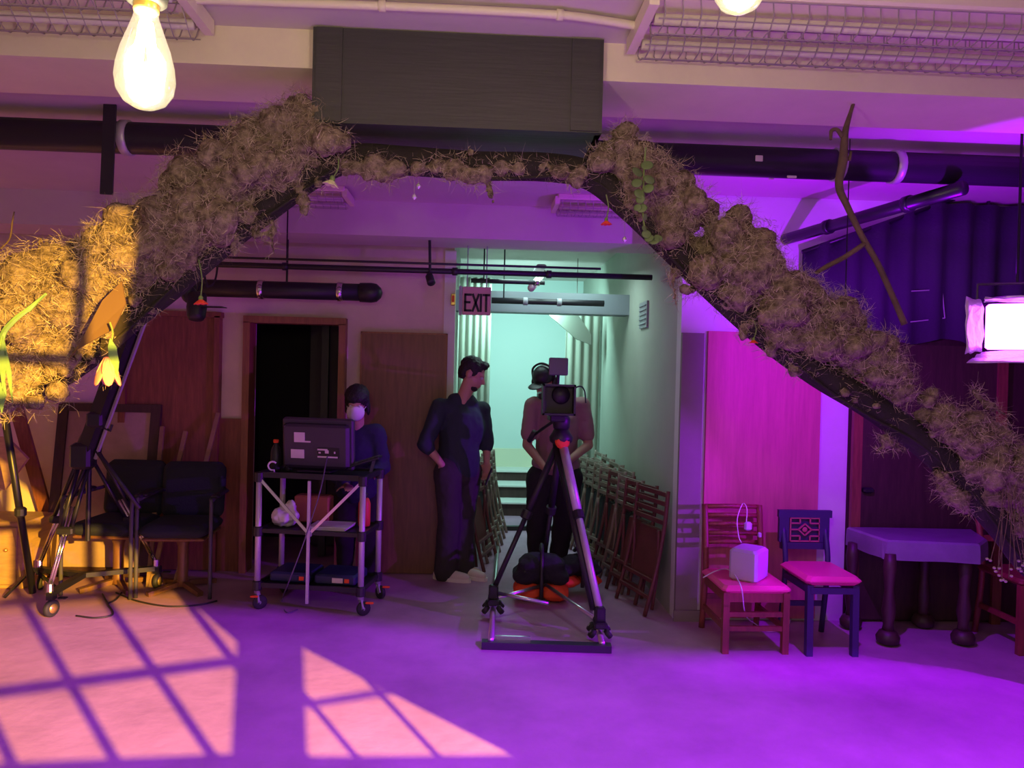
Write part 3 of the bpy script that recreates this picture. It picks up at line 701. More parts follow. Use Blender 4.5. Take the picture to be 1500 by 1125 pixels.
# dried sprays, twigs, crystals
t = thing('dried_flower_spray', 'spray of small dried blossoms hanging from the dark moss over the table end', 'plant', A(1480, 680, 2.6))
for k in range(11):
    x = 1452 + 6.5 * k + rng.uniform(-4, 4); y = 835 + rng.uniform(-18, 30); x0 = 1478 + rng.uniform(-10, 10)
    MB().tube(bez([A(x0, 690, 2.58), A((x + x0) / 2 + rng.uniform(-5, 5), 765, 2.56), A(x, y, 2.55)], 5), .0014, 5).build('stem', m_twig, t)
    for q in range(2): MB().ell(A(x + rng.uniform(-6, 6), y + rng.uniform(-6, 6), 2.55), (.0065, .006, .005), None, 6, 4).build('blossom', m_dryfl, t, True)
for k, (tp, bt, lb) in enumerate([((613, 246), (613, 272), 'upper of two tiny crystals hanging on threads below the black box'), ((607, 246), (607, 288), 'lower of two tiny crystals hanging on threads below the black box'), ((915, 300), (915, 350), 'tiny ring-shaped crystal hanging on a thread beside the eucalyptus tip')]):
    t = thing('hanging_crystal', lb, 'crystal', A(*tp, 2.66), 'crystals hung under the arch')
    MB().cyl(A(*tp, 2.66), A(bt[0], bt[1] - 4, 2.66), .0008, 5).build('thread', m_wire, t)
    MB().lathe([(.001, -.012), (.009, -.004), (.007, .004), (.001, .010)], A(*bt, 2.66), 8).build('drop', m_crystal, t)
def twig(label, segs, cat='branch'):
    t = thing('bare_branch', label, cat, A(*segs[0][0][:2], 2.75))
    for s in segs:
        pts = bez([A(x, y, 2.74) for x, y, r in s], 5); rr = np.interp(np.linspace(0, len(s) - 1, len(pts)), range(len(s)), [r * PXM for x, y, r in s]).tolist()
        MB().tube(pts, rr, 7).build('twig', m_twig, t, True)
twig('tall bare forked branch rising from the arch in front of the fat black pipe', [[(1325, 475, 5), (1310, 440, 4.5), (1285, 385, 4.5), (1262, 345, 4.5), (1240, 300, 5), (1229, 272, 6), (1235, 235, 7), (1238, 195, 5), (1246, 165, 3), (1252, 146, 2.5)], [(1268, 356, 4), (1240, 375, 4), (1212, 390, 4), (1195, 400, 3)], [(1234, 200, 4), (1226, 190, 3), (1218, 192, 3), (1217, 205, 2)], [(1244, 235, 3), (1247, 222, 2)]])
twig('thin curly tendrils sticking up out of the amber-lit moss', [[(0, 365, 1.2), (14, 350, 1.2), (18, 325, 1.2), (21, 310, 1)], [(58, 385, 1.2), (63, 370, 1.2), (60, 350, 1.2), (57, 362, 1), (60, 384, 1)], [(0, 412, 1.4), (20, 398, 1.4), (50, 388, 1.4)]])
twig('pale dry twig lying along the top of the arch under the black box', [[(775, 246, 4), (800, 252, 3.5), (830, 262, 3.5), (870, 278, 3.5), (900, 300, 3), (950, 345, 3), (1010, 380, 2.5), (1040, 410, 2)]])

# bulbs
def bulb(label, c, top=True):
    t = thing('filament_bulb', label, 'light bulb', c, 'hanging filament bulbs')
    s = .0335 / .032
    prof = [(.0125, .062), (.015, .050), (.021, .032), (.0285, .010), (.033, -.010), (.0345, -.026), (.032, -.042), (.024, -.055), (.012, -.062), (.001, -.0635)]
    MB().lathe([(r * s, h) for r, h in prof], c, 28).build('glass_envelope', mg, t, True)
    for k in range(6):
        a = k * pi / 3; MB().cyl(c + Vector((.006 * cos(a), .006 * sin(a), .045)), c + Vector((.016 * cos(a + .5), .016 * sin(a + .5), -.034)), .0032, 6).build('filament', m_fil, t)
    MB().cyl(c + Vector((0, 0, .030)), c + Vector((0, 0, .062)), .006, 8).build('stem_mount', m_fil, t)
    MB().lathe([(.0145, .058), (.0155, .062), (.0155, .070), (.0145, .074)], c, 20).build('screw_cap', m_gold, t, True)
    MB().lathe([(.019, .068), (.024, .071), (.026, .080), (.024, .105), (.021, .125), (.010, .137), (.006, .140)], c, 22).build('socket', m_black, t, True)
    MB().cyl(c + Vector((0, 0, .135)), (c.x, c.y, ZC + .02), .0035, 8).build('cord', m_cable, t)
bulb('lit filament bulb hanging in full view from a black socket on its cord', BULB1)
bulb('lit filament bulb hanging higher, only its glowing tip in view over the long strip light', BULB2)

# stage lamp with foil barn doors
t = thing('stage_lamp', 'glaring stage lamp with crumpled foil doors hanging beside the dark drape', 'lamp', HEADL)
c = HEADL; dirn = Vector((-.50, -.84, .02)).normalized(); X, Yv, _ = frame_z(dirn); X = Vector((-dirn.y, dirn.x, 0)).normalized() * -1; Uv = Vector((0, 0, 1))
m3 = Matrix((X, dirn, Uv)).transposed()
MB().rbox(c - dirn * .02, (.24, .04, .20), .01, M3=m3).build('lens', m_headlit, t)
MB().rbox(c - dirn * .12, (.27, .17, .24), .03, M3=m3).build('housing', m_black, t)
def leaf(p0, p1, p2, p3):
    n = 6; vs = []; fs = []
    for i in range(n + 1):
        for j in range(n + 1):
            u, v = i / n, j / n; p = (p0 * (1 - u) + p1 * u) * (1 - v) + (p3 * (1 - u) + p2 * u) * v
            vs.append(p + Vector(rng.uniform(-.006, .006, 3)))
    for i in range(n):
        for j in range(n): a = i * (n + 1) + j; fs.append((a, a + 1, a + n + 2, a + n + 1))
    o = MB().add(vs, fs).build('foil_door', m_foil, t, True); o.modifiers.new('t', 'SOLIDIFY').thickness = .003
cc = lambda a, b, d=0: c + X * a + Uv * b + dirn * d
leaf(cc(-.13, -.11), cc(.13, -.11), cc(.20, -.17, .13), cc(-.20, -.17, .13))
leaf(cc(-.13, .11), cc(.13, .11), cc(.13, .125, .03), cc(-.13, .125, .03))
leaf(cc(-.13, -.11), cc(-.13, .11), cc(-.20, .10, .09), cc(-.20, -.15, .12)); leaf(cc(.13, -.11), cc(.13, .11), cc(.2, .12, .1), cc(.2, -.13, .12))
dq = (Vector((at(1026, 700, YR).x, YR, 0)) - Vector((REARL.x, REARL.y, 0))).normalized(); ed = Vector((REARL.x, REARL.y, 0)) + dq * .07; lf = Vector((-.8, -.6, 0)).normalized()  # unseen flag added beside the hidden spot to keep the column dark
MB().prism([Vector((p.x, p.y, REARL.z + zz_)) for p, zz_ in ((ed, -.16), (ed + lf * .12, -.12), (ed + lf * .12, .012), (ed, .012))], (0, .003, 0)).build('board', m_black, thing('light_flag', 'added small black flag, unseen behind the mossy arch, shading the column beside the pink panel', 'light flag', ed))
fl_ = bpy.data.objects['light_flag.001']; MB().cyl((ed + lf * .06) + Vector((0, 0, REARL.z)), (ed + lf * .06) + Vector((0, 0, ZC)), .003, 6).build('rod', m_blackmetal, fl_)
MB().tube([cc(-.15, 0, -.1), cc(-.15, .2, -.1), cc(.15, .2, -.1), cc(.15, 0, -.1)], .008, 8).build('yoke', m_black, t)
MB().cyl(cc(0, .2, -.1), (cc(0, 0, -.1).x, cc(0, 0, -.1).y, ZC), .006, 8).build('drop_rod', m_blackmetal, t)

# ------------------------------------------------------------------ people
def caps(mb, p0, r0, p1, r1, n=12):
    p0, p1 = Vector(p0), Vector(p1); x, y, d = frame_z(p1 - p0); L = (p1 - p0).length; rings = []
    for k in range(1, 5): a = -pi / 2 + k * pi / 8; rings.append((r0 * cos(a), r0 * sin(a)))
    for k in range(0, 4): a = k * pi / 8; rings.append((r1 * cos(a), L + r1 * sin(a)))
    mb.lathe([(r0 * .15, -r0)] + rings + [(r1 * .15, L + r1)], p0, n, d)
def organic(name, mb, mat, parent, voxel=.012, it=5, wrinkle=0, scale=.06):
    o = mb.build(name, mat, parent, True)
    r = o.modifiers.new('skin', 'REMESH'); r.mode = 'VOXEL'; r.voxel_size = voxel; r.use_smooth_shade = True
    s = o.modifiers.new('soft', 'SMOOTH'); s.factor = .6; s.iterations = it
    if wrinkle:
        tx = bpy.data.textures.new(name + '_folds', 'CLOUDS'); tx.noise_scale = scale; tx.noise_depth = 2
        d = o.modifiers.new('folds', 'DISPLACE'); d.texture = tx; d.strength = wrinkle; d.mid_level = .5
    return o
def head(mb, c, f, s=1.0, up=Vector((0, 0, 1))):
    """cranium, jaw, nose, brow, ears and chin around centre c, looking along f"""
    f = Vector(f).normalized(); side = f.cross(up).normalized(); u = side.cross(f); m3 = Matrix((side, f, u)).transposed()
    P = lambda a, b, h: c + side * a * s + f * b * s + u * h * s
    mb.ell(P(0, -.012, .030), (.074 * s, .094 * s, .088 * s), m3, 16, 10)
    mb.ell(P(0, .028, -.045), (.056 * s, .062 * s, .070 * s), m3, 14, 9)
    mb.ell(P(0, .062, -.092), (.026 * s, .024 * s, .022 * s), m3, 10, 7)
    mb.ell(P(0, .074, .022), (.050 * s, .018 * s, .014 * s), m3, 10, 7)
    caps(mb, P(0, .082, .012), .010 * s, P(0, .106, -.026), .014 * s, 10)
    mb.ell(P(0, .086, -.056), (.024 * s, .012 * s, .010 * s), m3, 10, 7)
    mb.ell(P(0, .083, -.068), (.020 * s, .012 * s, .009 * s), m3, 10, 7)
    for k in (-1, 1): mb.ell(P(.076 * k, -.012, -.010), (.010 * s, .022 * s, .032 * s), m3, 10, 7)
    return P, m3
def eyes(P, parent, s=1.0):
    for k in (-1, 1): MB().ell(P(.030 * k, .079, .004), (.011 * s,) * 3, None, 10, 7).build('eye', m_eye, parent, True)
def hand(mb, w, d, palm, curl=.5, s=1.0, thumb=1):
    """palm, four fingers of unequal length and a thumb from wrist w along d; palm = palm normal"""
    d = Vector(d).normalized(); pn = Vector(palm).normalized(); sd = d.cross(pn).normalized(); pn = sd.cross(d)
    m3 = Matrix((sd, d, pn)).transposed()
    mb.ell(Vector(w) + d * .045 * s, (.040 * s, .052 * s, .016 * s), m3, 12, 8)
    for k, L in enumerate((.062, .075, .080, .070)):
        b = Vector(w) + d * .085 * s + sd * (.028 - .019 * k) * s * -1; a = 0; p = b
        for q, fr_ in enumerate((.45, .32, .23)):
            a += curl * (.5 + .35 * q); n = p + (d * cos(a) + pn * sin(a)) * L * fr_ * s
            caps(mb, p, (.0085 - .0008 * q) * s, n, (.0078 - .0008 * q) * s, 8); p = n
    b = Vector(w) + d * .025 * s + sd * .030 * thumb * s; p = b; dirt = (d * .6 + sd * .75 * thumb + pn * .3).normalized()
    for q, L in enumerate((.035, .028, .022)):
        n = p + dirt * L * s; caps(mb, p, (.0105 - .001 * q) * s, n, (.0095 - .001 * q) * s, 8); p = n; dirt = (dirt + d * .35 + pn * .2).normalized()
m_eye = M('eye_white', (.5, .48, .46), .3)

# --- man in the dark shirt
base = gr(660, 848)
t = thing('person', 'man in dark shirt and white shoes looking aside, one hand in his pocket', 'person', (base.x, base.y, 0))
Yp = base.y
q = lambda x, y, dy=0.0: at(x, y, Yp + dy)
hc = q(692, 548); face = Vector((.90, -.10, -.42))
sr, sl = q(644, 596, -.08), q(706, 600, .10); er, el = q(623, 650, -.12), q(713, 648, .10); wr, wl = q(647, 680, -.13), q(713, 676, .05)
hr, hl = q(657, 690, -.05), q(684, 690, .05); kr, kl = q(658, 768, -.05), q(678, 766, .06); ar, al = q(652, 838, -.02), q(681, 832, .06)
ch = q(676, 628, .02); be = q(672, 668, .02)
body = MB(); P, m3 = head(body, hc, face, 1.0)
caps(body, q(676, 592), .055, hc + Vector((-.02, 0, -.05)), .05)
body.ell(ch, (.15, .11, .18)); caps(body, sr, .05, sl, .05); body.ell(be, (.14, .10, .14))
for a, b, c_, r0, r1, r2 in ((sr, er, wr, .046, .038, .026), (sl, el, wl, .046, .038, .026)): caps(body, a, r0, b, r1); caps(body, b, r1, c_, r2)
for a, b, c_ in ((hr, kr, ar), (hl, kl, al)): caps(body, a, .08, b, .055); caps(body, b, .055, c_, .035); caps(body, c_ + Vector((0, 0, -.0)), .034, c_ + Vector((.10, -.05, -.02)), .025)
hand(body, wr, Vector((.22, .22, -.95)), Vector((.2, .9, 0)), .25, 1.0, 1)
hand(body, wl, Vector((.02, -.1, -1)), Vector((-.4, -.9, 0)), .65, 1.0, 1)
organic('body', body, m_skin, t, .0075, 3)
eyes(P, t)
hm = MB(); fs_ = Vector(face).normalized(); sd = fs_.cross(Vector((0, 0, 1))).normalized(); up_ = sd.cross(fs_)
hm.ell(P(0, -.022, .052), (.082, .096, .080), m3, 16, 10); hm.ell(P(0, -.060, .005), (.072, .052, .075), m3, 14, 9); hm.ell(P(0, .055, .098), (.052, .036, .028), m3, 12, 8)
for k in (-1, 1): hm.ell(P(.066 * k, .012, .020), (.014, .026, .034), m3, 10, 7)
organic('hair', hm, m_hair, t, .009, 2, .018, .02)
bd = MB(); bd.ell(P(0, .048, -.088), (.050, .040, .030), m3, 12, 8); organic('beard', bd, m_hair, t, .008, 3, .006, .02)
sh = MB()
sh.ell(ch, (.178, .135, .20)); caps(sh, sr, .066, sl, .066); sh.ell(be + Vector((0, 0, -.01)), (.168, .128, .15)); caps(sh, ch + Vector((-.02, 0, .05)), .15, be + Vector((.01, 0, -.08)), .150)
caps(sh, sr, .068, er, .062); caps(sh, sl, .066, el, .056); caps(sh, er, .060, er.lerp(wr, .22), .054); caps(sh, el, .056, el.lerp(wl, .25), .050)
caps(sh, q(668, 588), .068, q(688, 588, .02), .058)
organic('shirt', sh, m_shirt, t, .012, 5, .022, .10)
tr_ = MB(); caps(tr_, hr, .112, kr, .082); caps(tr_, kr, .088, ar, .082); caps(tr_, hl, .112, kl, .088); caps(tr_, kl, .086, al, .078); tr_.ell(q(670, 690, .0), (.15, .125, .12))
organic('trousers', tr_, m_trous, t, .012, 5, .022, .10)
MB().box((q(671, 682).x, Yp + .02, q(671, 682).z), (.22, .2, .03)).build('belt', m_black, t)
for an, dv in ((ar, Vector((.92, -.38, 0))), (al, Vector((.80, -.60, 0)))):
    o = MB(); dv = dv.normalized(); f0 = Vector((an.x, an.y, .035)); caps(o, f0 - dv * .05, .045, f0 + dv * .06, .044); caps(o, f0 + dv * .06, .044, f0 + dv * .16 + Vector((0, 0, -.006)), .036); caps(o, f0 - dv * .04 + Vector((0, 0, .03)), .045, f0 + dv * .03 + Vector((0, 0, .02)), .04)
    o = organic('shoe', o, m_shoe, t, .008, 3)
    s_ = MB(); sdv = Vector((-dv.y, dv.x, 0)); pts = [f0 + dv * (.055 + .155 * cos(a)) + sdv * .05 * sin(a) for a in [2 * pi * k / 16 for k in range(16)]]
    s_.prism([Vector((p.x, p.y, 0)) for p in pts], (0, 0, .026)).build('sole', m_sole, t)
tag(MB().rbox(wl + Vector((.015, -.075, -.10)), (.012, .07, .14), .006, M3=Matrix.Rotation(.35, 3, 'Y')).build('phone', m_black), 'black phone held low in the hand of the dark-shirted man', 'phone')

# --- camera operator
base = gr(800, 838); Yp = base.y
t = thing('person', 'camera operator in mauve T-shirt and dark cap standing behind the film camera', 'person', (base.x, base.y, 0))
hc = q(797, 560, -.05); face = Vector((-.45, -.75, -.42))
sr, sl = q(781, 594), q(853, 594); er, el = q(772, 652, -.06), q(862, 652, -.06); wr, wl = q(800, 688, -.30), q(832, 676, -.33)
hr, hl = q(792, 700), q(833, 700); kr, kl = q(787, 768, -.02), q(825, 768, -.02); ar, al = q(785, 832), q(815, 830)
ch = q(817, 622); be = q(815, 665)
body = MB(); P, m3 = head(body, hc, face, 1.0)
caps(body, q(815, 590), .055, hc + Vector((.01, .03, -.05)), .052)
body.ell(ch, (.16, .10, .17)); caps(body, sr, .048, sl, .048); body.ell(be, (.15, .10, .15))
for a, b, c_ in ((sr, er, wr), (sl, el, wl)): caps(body, a, .046, b, .038); caps(body, b, .038, c_, .027)
for a, b, c_ in ((hr, kr, ar), (hl, kl, al)): caps(body, a, .08, b, .055); caps(body, b, .055, c_, .035)
hand(body, wr, wl - wr + Vector((0, -.05, .02)), Vector((0, -.3, -1)), .6, 1.0, 1); hand(body, wl, wr - wl + Vector((0, -.05, .04)), Vector((0, -.3, -1)), .6, 1.0, -1)
organic('body', body, m_skin2, t, .0075, 3); eyes(P, t)
hm = MB(); hm.ell(P(0, -.05, -.01), (.078, .06, .075), m3, 14, 9); organic('hair', hm, m_hair, t, .01, 2, .012, .02)
cp_ = MB(); cp_.ell(P(0, -.012, .058), (.086, .105, .075), m3, 18, 10); cp_.ell(P(0, -.012, .030), (.086, .104, .030), m3, 18, 8); organic('cap', cp_, m_black, t, .009, 3)
br = MB(); br.ell(P(0, .125, .030), (.066, .072, .008), m3, 16, 6); br.build('cap_brim', m_black, t, True)
hp_ = MB()
for k in (-1, 1): hp_.ell(P(.088 * k, -.012, -.010), (.022, .040, .045), m3, 12, 8)
hp_.build('headphone_cup', m_black, t, True)
MB().tube(bez([P(-.095, -.01, .02), P(-.08, -.015, .11), P(0, -.02, .15), P(.08, -.015, .11), P(.095, -.01, .02)], 6), .009, 8).build('headphone_band', m_black, t, True)
sh = MB(); sh.ell(ch, (.185, .135, .20)); caps(sh, sr, .066, sl, .066); caps(sh, ch, .165, be + Vector((0, 0, -.05)), .165); sh.ell(be + Vector((0, 0, -.07)), (.195, .135, .10))
for a, b in ((sr, er), (sl, el)): caps(sh, a, .070, a.lerp(b, .72), .066)
caps(sh, q(808, 590), .066, q(824, 590), .066)
organic('tshirt', sh, m_tee, t, .012, 5, .018, .09)
tr_ = MB(); caps(tr_, hr, .115, kr, .085); caps(tr_, kr, .085, ar, .066); caps(tr_, hl, .115, kl, .085); caps(tr_, kl, .085, al, .066); tr_.ell(q(813, 700), (.185, .13, .11))
organic('trousers', tr_, m_trous2, t, .012, 5, .02, .09)
for an in (ar, al):
    o = MB(); f0 = Vector((an.x, an.y, .045)); caps(o, f0 + Vector((0, .04, 0)), .045, f0 + Vector((0, -.13, -.006)), .038); caps(o, f0 + Vector((0, .03, .03)), .045, f0 + Vector((0, -.04, .02)), .04); organic('shoe', o, m_black, t, .01, 3)

# --- crew member at the cart
Yp = 5.32
base = q(523, 840)
t = thing('person', 'crew member in white face mask and navy jacket behind the monitor cart', 'person', (base.x, Yp, 0))
hc = q(523, 590, -.06); face = Vector((-.05, -.94, -.34))
sr, sl = q(495, 634), q(552, 634); er, el = q(489, 690, -.02), q(560, 684, -.02); wr, wl = q(508, 712, -.22), q(541, 694, -.22)
hr, hl = q(508, 730, .08), q(540, 730, .08); kr, kl = q(506, 790), q(540, 790); ar, al = (hr.x, Yp + .06, .08), (hl.x, Yp + .06, .08); ar, al = Vector(ar), Vector(al)
ch = q(523, 662, .02); be = q(523, 702, .05)
body = MB(); P, m3 = head(body, hc, face, .96)
caps(body, q(523, 634), .05, hc + Vector((0, .02, -.05)), .048)
body.ell(ch, (.13, .09, .15)); caps(body, sr, .042, sl, .042); body.ell(be, (.12, .09, .13))
for a, b, c_ in ((sr, er, wr), (sl, el, wl)): caps(body, a, .040, b, .034); caps(body, b, .034, c_, .024)
for a, b, c_ in ((hr, kr, ar), (hl, kl, al)): caps(body, a, .07, b, .05); caps(body, b, .05, c_, .033)
hand(body, wr, Vector((.3, -1, .1)), Vector((0, 0, -1)), .4, .92, -1); hand(body, wl, Vector((-.3, -1, .1)), Vector((0, 0, -1)), .4, .92, 1)
organic('body', body, m_skin, t, .0075, 3); eyes(P, t, .96)
mk = MB(); mk.ell(P(0, .062, -.048), (.064, .060, .062), m3, 14, 9); mk.ell(P(0, .100, -.020), (.034, .026, .032), m3, 12, 8); organic('face_mask', mk, m_mask, t, .008, 4)
for k in (-1, 1): MB().tube([P(.058 * k, .055, -.03), P(.076 * k, .0, -.012)], .0025, 5).build('mask_loop', m_mask, t)
hm = MB(); hm.ell(P(0, -.014, .050), (.086, .102, .082), m3, 16, 10); hm.ell(P(0, .062, .058), (.066, .034, .034), m3, 12, 8); hm.ell(P(0, -.055, -.02), (.080, .055, .09), m3, 12, 8)
for k in (-1, 1): hm.ell(P(.076 * k, -.01, -.03), (.016, .035, .075), m3, 10, 8)
organic('hair', hm, m_hair, t, .009, 3, .012, .02)
jk = MB(); jk.ell(ch, (.165, .12, .19)); caps(jk, sr, .062, sl, .062); caps(jk, ch, .14, be, .14); jk.ell(be + Vector((0, 0, -.06)), (.165, .125, .12))
caps(jk, sr, .064, er, .060); caps(jk, sl, .064, el, .060); caps(jk, er, .060, er.lerp(wr, .8), .046); caps(jk, el, .060, el.lerp(wl, .8), .046)
jk.ell(q(523, 630, .05), (.10, .06, .05))
organic('jacket', jk, m_jacket, t, .012, 4, .024, .08)
tr_ = MB(); caps(tr_, hr, .10, kr, .072); caps(tr_, kr, .072, ar, .055); caps(tr_, hl, .10, kl, .072); caps(tr_, kl, .072, al, .055); tr_.ell(q(523, 726, .08), (.15, .11, .1))
organic('trousers', tr_, m_trous2, t, .012, 4, .018, .08)
for an in (ar, al): o = MB(); caps(o, Vector((an.x, an.y + .03, .045)), .043, Vector((an.x, an.y - .14, .04)), .036); organic('shoe', o, m_black, t, .01, 3)
# ------------------------------------------------------------------ chairs by the pink panel
def leg_bar(name, a, b, w, mat, t, h=None): return MB().bar(a, b, w, h or w, (0, 1, 0)).build(name, mat, t)
sz = at(1105, 862, 4.12).z; tz = at(1075, 741, 4.50).z
xa, xb, yf, yb = 1.42, 1.76, 4.12, 4.50
t = thing('dining_chair', 'red-brown ladder-back chair with the white speaker on its pink seat', 'chair', ((xa + xb) / 2, 4.3, 0))
for x in (xa, xb):
    leg_bar('leg', (x, yf, 0), (x, yf, sz - .02), .036, m_chred, t)
    MB().tube(bez([(x, yb + .05, 0), (x, yb, sz * .9), (x, yb + .01, sz + .15), (x, yb + .05, tz)], 5), .019, 8).build('back_post', m_chred, t, True)
    MB().bar((x, yf, .14), (x, yb + .03, .14), .02, .03).build('stretcher', m_chred, t); MB().bar((x, yf, sz - .05), (x, yb, sz - .05), .022, .05).build('rail', m_chred, t)
for z in (.14, .22): MB().bar((xa, yf, z), (xb, yf, z), .02, .026).build('stretcher', m_chred, t)
MB().bar((xa, yb + .03, .2), (xb, yb + .03, .2), .02, .03).build('stretcher', m_chred, t); MB().bar((xa, yf, sz - .05), (xb, yf, sz - .05), .022, .05).build('rail', m_chred, t)
for k in range(5):
    z = tz - .012 - k * (tz - sz) * .135; y = yb + .05 - k * .007
    MB().tube([(xa, y, z), ((xa + xb) / 2, y + .015, z), (xb, y, z)], .014, 8).build('slat', m_chred, t, True)
MB().rbox(((xa + xb) / 2, (yf + yb) / 2 - .01, sz - .005), (xb - xa + .05, yb - yf + .03, .045), .018).build('seat', m_seatred, t)

sz2 = at(1210, 850, 4.12).z; tz2 = at(1172, 748, 4.45).z; xa2, xb2, yf2, yb2 = 1.885, 2.145, 4.09, 4.43
t = thing('dining_chair', 'navy folding chair with a fretwork back panel and a red seat beside the table', 'chair', (2.0, 4.26, 0))
for x in (xa2, xb2):
    leg_bar('leg', (x, yf2, 0), (x, yf2 + .01, sz2 - .02), .036, m_chnavy, t)
    MB().tube(bez([(x, yb2 + .06, 0), (x, yb2, sz2), (x, yb2 + .05, tz2 - .1)], 5), .017, 8).build('back_post', m_chnavy, t, True)
    MB().bar((x, yf2 + .01, sz2 - .05), (x, yb2, sz2 - .05), .022, .035).build('rail', m_chnavy, t)
MB().bar((xa2, yf2, sz2 - .05), (xb2, yf2, sz2 - .05), .022, .035).build('rail', m_chnavy, t); MB().bar((xa2, yb2 + .04, .18), (xb2, yb2 + .04, .18), .02, .03).build('stretcher', m_chnavy, t)
seat = MB(); xc, yc = (xa2 + xb2) / 2, (yf2 + yb2) / 2
for_z = [(0, 0), (.014, .6), (.03, 1), (.036, .8)]
seat.rbox((xc, yc, sz2 + .005), (xb2 - xa2 + .06, yb2 - yf2 + .05, .05), .022); seat.build('seat', m_seatred, t)
pz0, pz1 = at(1172, 805, 4.45).z, tz2; yp = yb2 + .045; xl, xr = xa2 - .03, xb2 + .02
pm = MB(); pm.box((xc, yp, pz1 - .022), (xr - xl + .02, .028, .044)); pm.box((xc, yp, pz0 + .02), (xr - xl - .02, .028, .04)); pm.box((xl + .03, yp, (pz0 + pz1) / 2), (.06, .026, pz1 - pz0 - .085)); pm.box((xr - .03, yp, (pz0 + pz1) / 2), (.06, .026, pz1 - pz0 - .085)); pm.box((xc, yp + .01, (pz0 + pz1) / 2), (xr - xl - .08, .006, pz1 - pz0 - .06))
pm.build('back_panel', m_chnavy, t)
fm = MB(); w2, h2 = (xr - xl) / 2 - .065, (pz1 - pz0) / 2 - .048; zc_ = (pz0 + pz1) / 2
def fb(a, b): fm.bar((xc + a[0] * w2, yp - .008, zc_ + a[1] * h2), (xc + b[0] * w2, yp - .008, zc_ + b[1] * h2), .008, .008, (0, 1, 0))
for a, b in (((-1, 1), (1, 1)), ((-1, -1), (1, -1)), ((-1, -1), (-1, 1)), ((1, -1), (1, 1)), ((-.45, 0), (0, .5)), ((0, .5), (.45, 0)), ((.45, 0), (0, -.5)), ((0, -.5), (-.45, 0)), ((-1, .55), (-.35, .55)), ((.35, .55), (1, .55)), ((-1, -.55), (-.35, -.55)), ((.35, -.55), (1, -.55)), ((-.35, .55), (-.35, 1)), ((.35, .55), (.35, 1)), ((-.35, -.55), (-.35, -1)), ((.35, -.55), (.35, -1)), ((-1, 0), (-.45, 0)), ((.45, 0), (1, 0))): fb(a, b)
fm.ell((xc, yp - .008, zc_), (.016, .005, .016)); fm.build('fretwork', m_fret, t)

# white speaker lying on the ladder-back chair
c = Vector((1.60, 4.27, sz + .017 + .088)); m3 = Matrix.Rotation(R(50), 3, 'Z') @ Matrix.Rotation(R(0), 3, 'X')
t = thing('portable_speaker', 'white portable speaker with rounded corners standing on the ladder-back chair seat', 'speaker', c - Vector((0, 0, .088)))
MB().rbox(c, (.20, .165, .185), .016, M3=m3).build('body', m_spk, t)
MB().rbox(c + m3 @ Vector((0, -.069, 0)), (.175, .012, .145), .005, M3=m3).build('grille', M('speaker_grille', (.36, .32, .40), .8, bump=.4, bs=200), t)
MB().cyl(c + m3 @ Vector((.1, 0, -.03)), c + m3 @ Vector((.112, 0, -.03)), .02, 12).build('socket_cap', m_grey, t)
# charger hung on the back
cz = at(1093, 768, 4.5); t = thing('charger', 'white charger and loop of cable hung over the ladder-back chair slats', 'charger', cz)
MB().rbox(cz + Vector((0, -.03, -.005)), (.045, .03, .055), .01).build('adapter', m_spk, t)
MB().tube(bez([cz + Vector((-.01, -.03, .02)), at(1094, 745, 4.46), at(1088, 738, 4.5), at(1080, 760, 4.46), at(1082, 785, 4.46), at(1086, 795, 4.44)], 7), .003, 6).build('cord', m_wcable, t)
MB().rbox(at(1110, 782, 4.5) + Vector((0, -.03, 0)), (.02, .02, .03), .004).build('plug', m_spk, t)
cable('power_cable', 'white cable trailing off the ladder-back chair seat and under its legs', [at(1030, 846, 4.3), at(1050, 836, 4.35), at(1068, 835, 4.4), at(1085, 858, 4.0), gr(1092, 900, .2), gr(1108, 915, .05), gr(1125, 925, .01), gr(1150, 920, .01), gr(1160, 905, .01)], .0035, m_wcable)

# spare wooden chair at the frame's edge
t = thing('dining_chair', 'dark wooden chair half out of view beyond the covered table', 'chair', (3.31, 4.3, 0))
xs_, xe_, y0, y1 = 3.13, 3.49, 4.12, 4.46
for x in (xs_, xe_):
    leg_bar('leg', (x, y0, 0), (x, y0, .40), .036, m_chred, t); MB().tube(bez([(x, y1 + .05, 0), (x, y1, .4), (x, y1 + .06, .76)], 5), .018, 8).build('back_post', m_chred, t, True)
    MB().bar((x, y0, .18), (x, y1 + .03, .18), .02, .03).build('stretcher', m_chred, t)
MB().rbox(((xs_ + xe_) / 2, (y0 + y1) / 2, .415), (.41, .38, .04), .015).build('seat', m_chred, t)
for k in range(3): MB().bar((xs_, y1 + .05 - k * .012, .73 - k * .07), (xe_, y1 + .05 - k * .012, .73 - k * .07), .018, .035).build('slat', m_chred, t)
MB().bar((xs_, y0, .22), (xe_, y0, .22), .02, .03).build('stretcher', m_chred, t)

